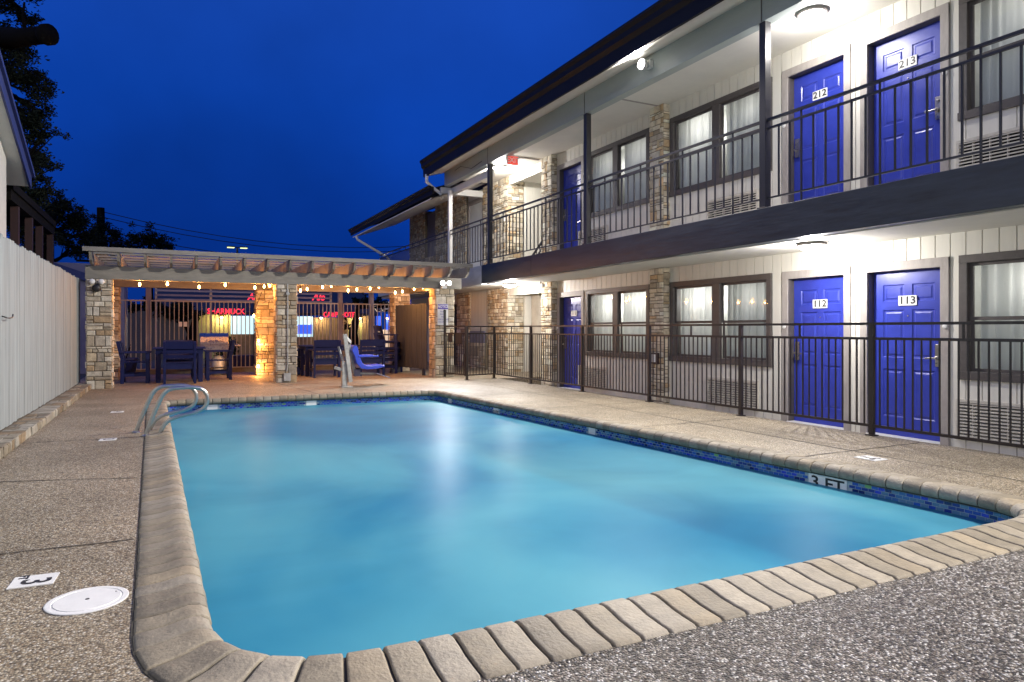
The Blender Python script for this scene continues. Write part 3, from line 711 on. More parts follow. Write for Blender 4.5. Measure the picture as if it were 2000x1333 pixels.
# ceiling lights, lit
def ceiling_light(x,y,z,label,watts,size=.18,dome=True):
    t = empty('ceiling_light', (x,y,z), label, 'ceiling light', 'lit fixtures on the motel gallery')
    b = MB(); b.lathe((x,y,z), [(size*.8,0),(size,-.012),(size,-.035),(size*.93,-.04)], 26); b.build('housing','trim',t)
    l = MB(); l.lathe((x,y,z-.04), [(size*.9,0),(size*.84,-.025),(size*.6,-.05),(size*.2,-.062),(.004,-.063)], 24); l.build('lens','elamp',t,smooth=True)
    light('gallery_lamp','POINT',(x,y,z-.22),watts*.46,(1,.95,.90),t,.018)
    light('gallery_down_lamp','AREA',(x,y,z-.125),watts*.09,(1,.95,.90),t,.06)
ceiling_light(7.2,5.95,2.42,'glowing round fixture on the lower ceiling outside doors 112 and 113',165)
ceiling_light(7.2,14.45,2.42,'glowing round fixture on the lower ceiling before the stair opening',230)
ceiling_light(7.2,5.95,5.31,'blazing fixture on the upper ceiling outside doors 212 and 213',115)
ceiling_light(7.2,15.0,5.31,'blazing fixture on the upper ceiling beside the red exit sign',260)
ceiling_light(7.2,-2.0,2.42,'added lower ceiling fixture out of view, filling the foreground',190)  # unseen fixture added to brighten the near deck
ceiling_light(7.2,-2.0,5.31,'added upper ceiling fixture out of view, filling the foreground',210)  # its unseen upper twin, likewise added for foreground light
# flood lights on the header
def header_flood(fy, label, watts):
    t = empty('flood_light', (6.66,fy,5.42), label, 'flood light', 'flood lights on the gallery fascia')
    b = MB(); b.box(6.62,6.689,fy-.06,fy+.06,5.38,5.5); b.bar((6.64,fy,5.44),(6.56,fy,5.44),.03); b.lathe((6.56,fy,5.42), [(.03,.05),(.075,0),(.085,-.05),(.08,-.055)], 20, axis='x'); b.build('housing','white',t)
    b = MB(); b.lathe((6.504,fy,5.42), [(.078,0),(.07,-.02),(.03,-.035),(.003,-.04)], 20, axis='x'); b.build('lens','elamp',t,smooth=True)
    light('flood_lamp','SPOT',(6.44,fy,5.40),watts,(1,.93,.84),t,.07,rot=(-.80,-.05,-.60),spot=172,blend=.9)
header_flood(8.5, 'dazzling flood light fixed to the grey fascia under the roof edge', 2500)
header_flood(-1.2, 'added flood light on the fascia out of view, filling the foreground', 4200)  # unseen flood added because the foreground needs light
# exit sign
t = empty('exit_sign', (6.93,13.74,5.30), 'red illuminated exit sign hanging from the upper gallery ceiling', 'exit sign')
b = MB(); b.box(6.79,7.07,13.74,13.80,5.04,5.24); b.box(6.90,6.96,13.755,13.785,5.24,5.31); b.build('housing','white',t,bevel=.006)
b = MB(); b.box(6.80,7.06,13.734,13.7395,5.05,5.23,0); b.text('EXIT',.16,(6.93,13.7335,5.14),(1,0,0),(0,0,1),1,.001,bold=.004); b.build('face',['eexit','white'],t)
# security camera
b = MB(); b.box(7.56,7.60,13.62,13.66,2.36,2.42); b.tube([(7.60,13.6,2.36),(7.50,13.35,2.31)], .035, 12)
tag(b.build('security_camera','white'), 'small white security camera under the lower ceiling by the stone pier', 'camera')
# extinguisher-like red box on pier
b = MB(); b.box(7.70,7.755,9.62,9.80,.72,.92); b.box(7.695,7.7,9.66,9.76,.75,.89,1)
tag(b.build('alarm_box',['ered_paint','white'] if 'ered_paint' in M else ['brown','white'],bevel=.004), 'small red box low on the stone pier between lower windows', 'alarm box')

# ================================================================= POOL FENCE (iron)
fe = empty('iron_fence', (6.6,8,DZ), 'dark iron picket fence with double top rail along the motel side of the pool', 'fence')
def fence_run(a, b, posts=True, first=True):
    a, b = Vector(a), Vector(b); L = (b-a).length; d = (b-a)/L
    p = MB(); z = lambda q,h: (q.x,q.y,h)
    for h,w in ((1.395,.036),(1.24,.03),(.325,.03)): p.bar(z(a,h),z(b,h),w,.028)
    n = round(L/.088)
    for i in range(1,n):
        q = a+d*L*i/n; p.bar(z(q,.325),z(q,1.24),.0135,.0135,up=(0,1,0))
    q = a+d*L/2; p.bar(z(q,1.24),z(q,1.39),.018,.018,up=(0,1,0))
    part(p,'picket_panel','iron',fe)
    ps = MB(); ps.bar(z(b,DZ),z(b,1.40),.045,.045,up=(0,1,0)); ps.bar(z(b,DZ),z(b,DZ+.012),.09,.09,up=(0,1,0)); part(ps,'post','iron',fe)
ys = [-2.8,-.9,.98,2.86,4.71,6.55,8.43,10.34,12.27,14.04]
for a,b in zip(ys,ys[1:]): fence_run((6.6,a),(6.6,b))
fence_run((6.6,14.04),(5.84,13.82))
ga = empty('iron_gate', (5.84,13.82,DZ), 'iron picket gate with dark latch plates between the fence and the stone pergola pier', 'gate')
p = MB(); a = Vector((5.84,13.90)); b = Vector((5.70,14.80)); z = lambda q,h: (q.x,q.y,h)
for h in (1.395,1.24,.33): p.bar(z(a,h),z(b,h),.034,.03)
for i in range(12): q = a.lerp(b,i/11); p.bar(z(q,.33),z(q,1.24),.014,up=(0,1,0))
p.bar(z(a,.3),z(a,1.40),.035,up=(0,1,0)); p.bar(z(b,.24),z(b,1.40),.04,up=(0,1,0)); part(p,'gate_frame','iron',ga)
p = MB(); p.bar(z(a.lerp(b,.15),1.12),z(a.lerp(b,.45),1.12),.012,.24); p.bar(z(a.lerp(b,.62),1.14),z(a.lerp(b,.8),1.14),.012,.2); part(p,'latch_plate','iron2',ga)
p = MB(); p.bar(z(b,1.40),z(b,1.75),.045,up=(0,1,0)); p.lathe((b.x,b.y,1.75),[(.035,0),(.03,.03),(.01,.04)],12); part(p,'gate_latch','black',ga)

# ================================================================= PERGOLA
pg = empty('pergola', (2.3,16.3,DZ), 'grey timber pergola with slatted top on six stone piers beyond the far pool end', 'pergola')
rs = random.Random(11)
for x0,x1,y0,y1,lab in ((-1.38,-.95,14.85,15.3,'front left'),(-1.42,-.98,17.4,17.85,'rear left'),(2.0,2.42,14.9,15.32,'front middle'),(1.88,2.30,17.4,17.82,'rear middle'),(5.50,5.98,14.9,15.32,'front right'),(5.28,5.72,17.4,17.85,'rear right')):
    mb = MB(); stone_pier(mb,x0,x1,y0,y1,DZ-.01,2.275,rs,'WSEN',.78); part(mb,'stone_pier',['stone','mortar'],pg,label=lab+' stone pier of the pergola')
mb = MB(); mb.box(-1.40,6.18,14.96,15.12,2.28,2.535); part(mb,'front_beam','pergola',pg,bevel=.006)
mb = MB(); mb.box(-1.40,6.18,17.5,17.66,2.28,2.53); part(mb,'rear_beam','pergola',pg,bevel=.006)
for x in (-1.38,2.06,5.72):
    mb = MB(); mb.box(x,x+.14,15.125,17.495,2.29,2.52); part(mb,'cross_beam','pergola',pg,bevel=.006)
for i in range(18):
    x = -1.28+i*.44; mb = MB()
    mb.prism([(14.55,2.72),(14.62,2.60),(14.75,2.54),(18.3,2.54),(18.5,2.62),(18.5,2.77),(14.55,2.77)], x-.022, x+.022, f=lambda q,h: (h,q[0],q[1])); part(mb,'rafter','pergola',pg)
for i in range(7):
    y = 14.66+i*.62; mb = MB(); mb.box(-1.36,6.26,y-.045,y+.045,2.774,2.812+R.uniform(0,.004)); part(mb,'roof_slat','pergola',pg)
mb = MB(); mb.box(-1.40,6.28,14.50,14.544,2.755,2.84); part(mb,'front_fascia','pergola',pg,bevel=.004)
# string lights
sl = empty('string_lights', (2.3,15.3,2.2), 'string of glowing amber bulbs swagged under the pergola', 'string lights')
bulbs = []
for px,py,Y in [(273,556,15.25),(327,555,15.3),(389,561,15.3),(440,557,15.3),(498,562,15.3),(527,558,15.3),(587,568,15.3),(600,565,16.1),(630,561,15.3),(647,559,16.1),(680,568,15.3),(697,566,16.1),(723,564,15.3),(740,561,16.1),(772,572,15.3),(786,570,16.1),(809,565,15.3),(826,562,16.1),(496,617,17.2),(505,666,17.3),(504.5,715,17.3),(516,560,16.6)]:
    bulbs.append(at(px,py,Y))
wire = MB()
def swag(pts, sag=.05):
    for a,b in zip(pts,pts[1:]):
        q = [a.lerp(b,t/6)-Vector((0,0,sag*4*(t/6)*(1-t/6)*(b-a).length)) for t in range(7)]; wire.tube(q,.005,5)
up = Vector((0,0,.10))
swag([Vector((-1.0,15.14,2.30))]+[b+up for b in bulbs[:6]]); swag([b+up for b in bulbs[6:18:2]]+[Vector((5.6,15.14,2.30))]); swag([b+up for b in bulbs[7:18:2]])
swag([Vector((2.0,17.3,2.25)),bulbs[18]+up,bulbs[19]+up,bulbs[20]+up],.01)
part(wire,'wire','black',sl)
for b in bulbs:
    mb = MB(); mb.lathe(b, [(.003,-.036),(.013,-.03),(.021,-.014),(.022,.004),(.017,.024),(.011,.04)], 10); o = part(mb,'bulb','ewarm',sl,smooth=True)
    mb = MB(); mb.lathe(b, [(.013,.038),(.013,.085),(.006,.095)], 8); mb.build('bulb_socket','black',o)
    light('string_bulb_lamp','POINT',b+Vector((0,0,-.07)),14,(1,.38,.08),sl,.03)
# twin lights on pergola piers
t = empty('pier_flood_light', (5.70,14.85,2.35), 'dazzling white flood light on the right stone pier of the pergola', 'flood light')
b = MB(); b.box(5.64,5.76,14.82,14.955,2.28,2.42); b.lathe((5.63,14.80,2.40),[(.02,.05),(.055,0),(.06,-.05)],16,axis='y'); b.lathe((5.79,14.80,2.40),[(.02,.05),(.055,0),(.06,-.05)],16,axis='y'); b.build('housing','white',t)
for k in (5.63,5.79):
    b = MB(); b.lathe((k,14.748,2.40),[(.052,0),(.04,-.012),(.004,-.02)],16,axis='y'); b.build('lens','elamp',t,smooth=True)
light('pier_lamp','SPOT',(5.70,14.66,2.38),420,(.95,.96,1),t,.05,rot=(-.35,-.6,-.6),spot=112,blend=.7)
t = empty('emergency_light', (-1.28,14.85,2.2), 'unlit twin spotlight with a black body on the left stone pier of the pergola', 'spotlight')
b = MB(); b.lathe((-1.20,14.80,2.10),[(.05,.05),(.075,0),(.07,-.03),(.02,-.04)],18,axis='y'); b.build('sensor','black',t,smooth=True)
for k in (-1.27,-1.12):
    b = MB(); b.lathe((k,14.79,2.22),[(.02,.06),(.05,0),(.05,-.02),(.03,-.035),(.004,-.04)],16,axis='y'); b.build('lamp_head','white',t,smooth=True)
# notice sign
t = empty('notice_sign', (5.66,14.86,1.47), 'white notice sign with a purple header on the right stone pier of the pergola', 'sign')
b = MB(); b.box(5.54,5.80,14.845,14.855,1.43,1.92); b.build('panel','white',t)
b = MB(); b.box(5.545,5.795,14.838,14.844,1.80,1.912,0); b.text('NOTICE',.083,(5.67,14.837,1.857),(1,0,0),(0,0,1),1,.0006,bold=.002,sx=.85); b.build('header',['purple','white'],t)
b = MB()
for i,tx in enumerate(('POOL','RULES','NO','LIFEGUARD','ON DUTY')): b.text(tx,.05,(5.67,14.843,1.74-i*.06),(1,0,0),(0,0,1),0,.0006)
b.build('lettering','purple',t)
# conduit down the middle pier
b = MB(); b.tube([(2.22,14.88,2.28),(2.22,14.86,2.0),(2.22,14.86,.6),(2.2,14.86,.45)], .014, 8); b.lathe((2.22,14.86,2.08),[(.035,.03),(.04,0),(.035,-.03)],14,axis='y'); b.box(2.14,2.28,14.83,14.88,.26,.42)
tag(b.build('conduit','lgrey'), 'grey conduit and small outlet box down the middle stone pier', 'conduit')

# ================================================================= FURNITURE
def make_chair():
    t = empty('patio_chair', (0,0,0), 'x', 'patio chair', 'navy outdoor dining chairs under the pergola')
    W, D = .56, .52
    for sx in (-1,1):
        b = MB(); b.box(sx*W/2-.025,sx*W/2+.025,-D/2,-D/2+.07,0,.62); b.build('leg','navy',t,bevel=.004,local=True)
        b = MB(); b.bar((sx*W/2,D/2-.03,0),(sx*W/2,D/2-.03,.5),.05,.07,up=(0,1,0)); b.bar((sx*W/2,D/2-.03,.5),(sx*W/2,D/2+.05,.86),.05,.07,up=(0,1,0)); b.build('leg','navy',t,bevel=.004,local=True)
        b = MB(); b.box(sx*W/2-.045,sx*W/2+.045,-D/2-.03,D/2+.02,.62,.65); b.build('armrest','navy',t,bevel=.004,local=True)
        b = MB(); b.box(sx*W/2-.015,sx*W/2+.015,-D/2+.07,D/2-.06,.14,.20); b.build('stretcher','navy',t,local=True)
    b = MB()
    for i in range(6): y = -D/2-.01+i*.087; b.box(-W/2+.026,W/2-.026,y,y+.078,.42,.44)
    b.box(-W/2+.026,W/2-.026,-D/2+.01,-D/2+.03,.34,.42); b.box(-W/2+.026,W/2-.026,D/2-.06,D/2-.04,.30,.42)
    b.build('seat','navy',t,local=True)
    b = MB()
    for z0,z1 in ((.52,.59),(.62,.69),(.71,.87)): b.add([(x,D/2-.02+(z-.5)*.2+dy,z) for dy in (0,.022) for z in (z0,z1) for x in (-W/2+.026,W/2-.026)], [(0,1,3,2),(4,6,7,5),(0,4,5,1),(2,3,7,6),(0,2,6,4),(1,5,7,3)])
    b.build('backrest','navy',t,local=True)
    return t
def make_table(L, W):
    t = empty('patio_table', (0,0,0), 'x', 'patio table', 'navy outdoor dining tables under the pergola')
    b = MB(); n = int(W/.105)
    for i in range(n): y = -W/2+i*W/n; b.box(-L/2,L/2,y+.003,y+W/n-.003,.70,.725)
    b.build('tabletop','navy',t,local=True)
    b = MB(); b.box(-L/2+.05,L/2-.05,-W/2+.05,-W/2+.075,.60,.70); b.box(-L/2+.05,L/2-.05,W/2-.075,W/2-.05,.60,.70); b.box(-L/2+.05,-L/2+.075,-W/2+.075,W/2-.075,.60,.70); b.box(L/2-.075,L/2-.05,-W/2+.075,W/2-.075,.60,.70); b.build('apron','navy',t,local=True)
    for sx in (-1,1):
        for sy in (-1,1): b = MB(); b.box(sx*(L/2-.10)-.045,sx*(L/2-.10)+.045,sy*(W/2-.10)-.045,sy*(W/2-.10)+.045,0,.70); b.build('leg','navy',t,bevel=.004,local=True)
    return t
tb1 = make_table(1.0,1.0); tb1.location = (.20,16.35,DZ); relabel(tb1,'navy slatted table in the left pergola bay')
tb2 = make_table(1.35,1.0); tb2.location = (3.50,17.0,DZ); relabel(tb2,'navy slatted table in the right pergola bay behind the pool lift')
ch = make_chair(); first = True
for x,y,a,l in ((.20,15.72,180,'navy chair with its back to the pool at the left table'),(-.62,16.3,90,'navy armchair side on at the left end of the left table'),(.98,16.5,-90,'navy armchair side on at the right end of the left table'),
                (3.25,16.2,180,'navy chair in front of the right table left of the pool lift'),(4.35,16.35,180,'navy chair behind the blue lift seat'),(2.62,17.1,90,'navy chair at the left end of the right table'),(.2,17.1,0,'navy chair on the far side of the left table')):
    o = ch if first else copy_tree(ch); first = False
    # chair faces -Y in its own frame; turned so its back shows where the photo shows it
    o.location = (x,y,DZ); o.rotation_euler = (0,0,rad(a)); relabel(o,l)
for k in range(3):
    o = copy_tree(ch); o.location = (5.05,17.0+k*.02,DZ+k*.17); o.rotation_euler = (0,0,rad(60)); relabel(o,('bottom','middle','top')[k]+' navy chair of the stack by the rear right pier')
# pool lift
t = empty('pool_lift', (3.05,13.15,DZ), 'grey pool lift with a bright blue seat at the far pool edge', 'pool lift')
b = MB(); b.box(2.94,3.16,13.08,13.32,DZ,DZ+.02); b.bar((3.02,13.2,DZ+.02),(3.02,13.2,.72),.10,.10,up=(0,1,0)); b.bar((3.0,13.2,.55),(2.84,13.25,.60),.06); b.bar((3.0,13.2,.7),(2.93,13.3,1.0),.035); b.build('base_post','lgrey',t,bevel=.006)
b = MB(); b.bar((3.12,13.12,DZ+.10),(3.01,13.12,1.24),.075,.05,up=(0,1,0)); b.build('mast','lgrey',t,bevel=.006)
b = MB(); b.bar((3.02,13.20,1.18),(3.18,13.45,1.08),.07); b.bar((3.15,13.45,1.10),(3.30,13.52,.45),.06,.05,up=(0,1,0)); b.bar((3.30,13.52,.46),(3.72,13.52,.44),.04); b.build('arm','lgrey',t,bevel=.005)
sp = [(3.22,1.00),(3.27,1.02),(3.31,.98),(3.34,.80),(3.40,.67),(3.48,.62),(3.60,.615),(3.80,.63),(3.85,.62),(3.84,.585),(3.70,.55),(3.50,.54),(3.38,.56),(3.29,.66),(3.24,.82),(3.19,.92)]
b = MB(); b.prism(sp,13.30,13.74,f=lambda q,h:(q[0],h,q[1])); b.build('seat','lseat',t,bevel=.012)
b = MB()
for y in (13.28,13.73): b.box(3.32,3.72,y,y+.03,.79,.82); 
b.build('armrest','lseat',t,bevel=.004)
b = MB(); b.bar((3.70,13.52,.46),(3.98,13.50,.36),.34,.02); b.bar((3.34,13.52,.54),(3.34,13.52,.40),.12,.1,up=(0,1,0)); b.build('footrest','lav',t,bevel=.004)
# grill
gx,gy = .98,18.2
t = empty('gas_grill', (gx,gy,DZ), 'stainless gas grill cart behind the left table', 'grill')
b = MB()
for sx in (-.28,.28):
    for sy in (-.2,.2): b.bar((gx+sx,gy+sy,DZ),(gx+sx,gy+sy,.95),.03,.03,up=(0,1,0))
b.box(gx-.3,gx+.3,gy-.22,gy+.22,.40,.42); b.build('cart','iron2',t)
b = MB(); b.prism([(-.24,.95),(.24,.95),(.24,1.02),(.2,1.16),(.08,1.24),(-.08,1.24),(-.2,1.16),(-.24,1.02)], gx-.32, gx+.32, f=lambda q,h:(h,gy+q[0],q[1])); b.build('lid','metal',t,bevel=.01)
b = MB(); b.box(gx-.32,gx+.32,gy-.26,gy+.22,.80,.948); b.box(gx+.33,gx+.6,gy-.2,gy+.2,.92,.95); b.tube([(gx-.2,gy-.30,1.06),(gx+.2,gy-.30,1.06)],.012,8); b.build('firebox','metal',t,bevel=.004)
for sx in (-.28,.28): b = MB(); b.lathe((gx+sx-.015,gy-.22,DZ+.08),[(.02,-.01),(.08,0),(.08,.03),(.02,.04)],18,axis='x'); b.build('wheel','black',t)
b = MB(); b.lathe((gx+.1,gy-.05,DZ+.01),[(.14,0),(.15,.05),(.15,.36),(.09,.44),(.04,.46)],20); tag(b.build('gas_bottle','lgrey',smooth=True),'grey gas bottle standing under the stainless grill','gas bottle')
# planter
px_ = at(246,724,18.4)
t = empty('plant_pot', (px_.x,18.4,DZ), 'navy blue plant pot with bare stems beside the rear left pier', 'plant pot')
b = MB(); b.lathe((px_.x,18.4,DZ),[(.16,0),(.18,.02),(.25,.38),(.27,.40),(.27,.44),(.24,.44),(.22,.38)],24); b.build('pot','navy',t,smooth=True)
b = MB()
for i in range(9): a = R.uniform(0,6.28); r = R.uniform(.05,.2); b.tube([(px_.x,18.4,.6),(px_.x+r*.5*math.cos(a),18.4+r*.5*math.sin(a),.78),(px_.x+r*math.cos(a),18.4+r*math.sin(a),R.uniform(.85,1.1))],.006,5)
b.build('stem','bark',t)
# wooden panel between right piers
t = empty('wood_screen', (5.55,16.3,DZ), 'weathered grey board screen standing between the two right stone piers', 'screen')
b = MB(); a = Vector((5.30,17.3)); c = Vector((5.52,15.5))
for i in range(13):
    p0 = a.lerp(c,i/13+.004); p1 = a.lerp(c,(i+1)/13-.004); b.bar((*p0,1.16),(*p1,1.16),.022,1.58+R.uniform(-.02,.02))
b.build('boards','wood',t)
b = MB(); b.bar((*a.lerp(c,.1),DZ),(*a.lerp(c,.1),.4),.07,up=(0,1,0)); b.bar((*a.lerp(c,.9),DZ),(*a.lerp(c,.9),.4),.07,up=(0,1,0)); b.bar((a.x-.25,a.y-.3,DZ),(a.x+.02,a.y-.2,.9),.035); b.build('foot','wood',t)
b = MB(); b.box(6.02,6.20,16.2,16.5,2.0,3.0) if False else b.box(6.35,6.6,16.55,16.75,1.70,2.40); b.box(6.38,6.57,16.58,16.72,1.0,1.69,1); b.lathe((6.47,16.65,.25),[(.06,0),(.06,.78)],12,1)
tag(b.build('meter_box',['white','lgrey']),'white meter box with grey pipe behind the right stone pier','meter box')

# ================================================================= REAR FENCE AND CANOPY
t = empty('rear_fence', (2.3,19.1,DZ), 'tall brown iron picket fence closing the yard behind the pergola', 'fence')
for k,(a,b_) in enumerate(((-1.6,-.5),(-.4,2.0),(2.0,4.2),(4.35,5.1),(5.2,6.6))):
    p = MB()
    for h in (2.04,.34): p.box(a,b_,19.085,19.115,h-.018,h+.018)
    n = round((b_-a)/.105)
    for i in range(n+1): x = a+(b_-a)*i/n; p.box(x-.010,x+.010,19.09,19.11,.34,2.04)
    part(p,'picket_panel','brownfence' if 'brownfence' in M else 'trim',t)
for k,x in enumerate((-.45,4.27,5.15)):
    p = MB(); p.box(x-.06,x+.06,19.12,19.24,DZ,2.62); part(p,'post','lav',t,bevel=.004)
p = MB(); p.box(-1.6,6.6,19.02,19.2,DZ,.34); part(p,'stone_curb','mortar',t)
p = MB(); p.box(.22,.30,19.07,19.084,1.40,1.52); p.box(.33,.41,19.07,19.084,1.40,1.52); part(p,'latch_plate','white',t)
t = empty('slatted_canopy', (1.0,20.5,0), 'lavender slatted canopy above the rear fence on the left', 'canopy')
for z in (2.10,2.22,2.34,2.46): p = MB(); p.box(-.3,4.3,20.4,20.44,z,z+.05); part(p,'slat','lav',t)
p = MB(); p.box(1.0,1.06,20.45,20.5,0,2.5); p.box(4.25,4.31,20.45,20.5,0,2.5); p.box(-.33,-.28,20.45,20.5,0,2.5); part(p,'post','trim',t)
p = MB(); p.box(1.3,3.6,20.0,20.3,0,.62); tag(p.build('low_wall','navy',bevel=.01),'low navy blue wall behind the rear fence','wall')

# ================================================================= STREET BEHIND
rb = empty('restaurant_building', (4,34,0), 'low restaurant across the street with yellow walls, dark awning roof and red lettering', 'building')
p = MB(); p.box(1.2,2.55,34,40,0,2.0); part(p,'wall','yell',rb); p = MB(); p.box(7.9,8.7,34,40,0,1.9); part(p,'wall','yell',rb)
p = MB(); p.box(2.551,5.4,34,40,0,1.1); p.box(6.3,7.899,34.02,40,0,1.9); p.box(5.4,6.3,34,40,0,.95); p.box(8.7,9.3,34,40,0,2.0); part(p,'wainscot','tan',rb)
p = MB(); p.box(2.551,4.9,34.05,40,1.1,1.95); part(p,'window','ewin',rb,label='wide pale lit shop window')
p = MB(); p.box(5.5,6.25,34.05,36,.96,1.95); part(p,'window','ewin',rb,label='small lit window under a blue sign')
p = MB(); p.box(5.55,6.2,33.9,34.0,1.1,1.55); part(p,'blue_sign','eblue',rb)
p = MB(); p.box(9.3,10.4,34,36,.4,1.3); part(p,'window','ewsh',rb,label='warm lit shop front')
p = MB(); p.box(9.4,9.6,33.9,34,1.4,2.0); p.box(9.9,10.2,33.9,34,1.3,2.1); part(p,'shop_poster','eblue',rb)
p = MB(); p.add([(-.6,33.2,1.98),(9.25,33.2,1.98),(9.25,36,3.2),(-.6,36,3.2),(-.6,33.2,2.10),(9.25,33.2,2.10),(9.25,36,3.3),(-.6,36,3.3)], [(0,1,2,3),(7,6,5,4),(0,4,5,1),(0,3,7,4),(1,5,6,2)]); part(p,'awning_roof','roofd',rb)
p = MB(); p.box(-6,1.199,34,40,0,2.2); part(p,'side_wall','dtrim',rb); p = MB(); p.box(9.35,10.3,34.2,36,2.25,2.75); part(p,'gable_wall','paleW',rb)
p = MB(); p.text('SHARMUCK',.34,(2.3,33.15,2.12),(1,0,0),(0,0,1),0,.01,bold=.008,sx=.86); part(p,'red_lettering','ered',rb)
p = MB(); p.text('CAMP  HOTEL',.34,(7.40,33.15,2.02),(1,0,0),(0,0,1),0,.01,bold=.008,sx=.75); part(p,'red_lettering','ered',rb)
p = MB(); p.text('Ale',.46,(6.35,33.15,2.85),(1,0,0),(0,0,1),0,.01,shear=.3,bold=.012,sx=.9); p.text('Ale',.4,(3.45,33.15,2.8),(1,0,0),(0,0,1),0,.01,shear=.3,bold=.012,sx=.9); part(p,'script_lettering','ered',rb)
for x,w in ((2.15,22),(6.6,18),(8.5,20),(9.9,12)):
    light('wall_wash_lamp','POINT',(x,33.7,1.85),w*3.5,(1,.78,.45),rb,.05)
    p = MB(); p.lathe((x,33.75,1.9),[(.05,0),(.06,-.04),(.03,-.07)],12); part(p,'wall_lamp','ewarm',rb)
pl = empty('lamp_post', (3.75,45,0), 'far parking lot lamp post with two lit heads above the pergola', 'lamp post')
p = MB(); p.tube([(3.75,45,0),(3.75,45,6.3)],[.09,.06],10); p.bar((3.35,45,6.35),(4.15,45,6.35),.06); part(p,'pole','iron2',pl)
for x in (3.38,4.12): p = MB(); p.box(x-.22,x+.22,44.85,45.15,6.35,6.40); o = part(p,'lamp_head','iron2',pl); p = MB(); p.box(x-.20,x+.20,44.86,45.14,6.30,6.326); p.build('lens','elamp2' if 'elamp2' in M else 'elamp',o)
up_ = empty('utility_pole', (-3.45,45,0), 'dark wooden utility pole rising above the trees left of the pergola', 'utility pole')
p = MB(); p.tube([(-3.3,45,0),(-3.45,45,8.2)],[.26,.2],10); part(p,'pole','bark',up_)
p = MB(); p.bar((-3.4,44.8,6.95),(-2.6,44.8,6.9),.14); p.bar((-4.6,44.8,5.15),(-1.6,44.8,5.15),.12); part(p,'crossarm','bark',up_)
wr = MB()
for z0,z1 in ((8.0,9.6),(7.7,9.3),(6.95,8.6)):
    a = Vector((-3.45,45,z0)); b = Vector((26,48,z1)); wr.tube([a.lerp(b,i/14)-Vector((0,0,1.9*4*(i/14)*(1-i/14))) for i in range(15)],.022,5)
a = Vector((-3.0,45,5.2)); b = Vector((30,44,6.8)); wr.tube([a.lerp(b,i/12)-Vector((0,0,.5*4*(i/12)*(1-i/12))) for i in range(13)],.04,5)
tag(wr.build('power_lines','black'),'thin dark power lines sagging across the sky above the pergola','power lines')

# ================================================================= LEFT NEIGHBOURS
hs = empty('neighbour_house', (-4,10,0), 'pale house gable with a blue rake board above the board fence', 'house')
sl_ = .42
def zr_(y): return 3.73+(12.79-y)*sl_
p = MB(); poly = [(12.1,0),(12.1,zr_(12.1)-.18),(3,zr_(3)-.18),(3,0)]
p.prism(poly,-2.10,-6.5,f=lambda q,h:(h,q[0],q[1])); part(p,'wall','paleW',hs)
p = MB(); p.prism([(12.77,zr_(12.77)-.20),(12.77,zr_(12.77)-.16),(3,zr_(3)-.16),(3,zr_(3)-.20)],-1.93,-6.5,f=lambda q,h:(h,q[0],q[1])); part(p,'soffit','paleW',hs)
p = MB(); p.prism([(12.79,zr_(12.79)-.22),(12.79,zr_(12.79)-.02),(3,zr_(3)-.02),(3,zr_(3)-.22)],-1.90,-1.928,f=lambda q,h:(h,q[0],q[1])); part(p,'rake_board','hblue',hs)
p = MB(); p.prism([(12.83,zr_(12.83)-.03),(12.83,zr_(12.83)+.04),(3,zr_(3)+.04),(3,zr_(3)-.018)],-1.86,-6.6,f=lambda q,h:(h,q[0],q[1])); part(p,'roof','hblue',hs)
pv = empty('timber_porch', (-2.8,15,0), 'dark red brown timber porch with square posts behind the white fence', 'porch')
p = MB(); p.box(-5,-2.15,12.9,17.4,3.50,3.62); p.box(-2.30,-2.18,12.9,17.4,3.34,3.5); part(p,'roof','bark',pv)
for y in (13.6,14.85,15.95,17.3): p = MB(); p.box(-2.30,-2.19,y-.055,y+.055,0,3.34); part(p,'post','brown',pv)
sh = empty('far_shed', (-3.5,26,0), 'pale lavender shed wall with a dark blue roof edge behind the fence corner', 'shed')
c0 = at(90,512,24); c1 = at(168,512,24)
p = MB(); p.box(c0.x,c1.x+1.0,24,26,0,c0.z); part(p,'wall','lavw' if 'lavw' in M else 'lav',sh)
p = MB(); p.bar((c0.x-.6,23.9,c0.z+.15),(c1.x+.4,23.9,2.75),.1,.22); part(p,'roof_edge','hblue',sh)

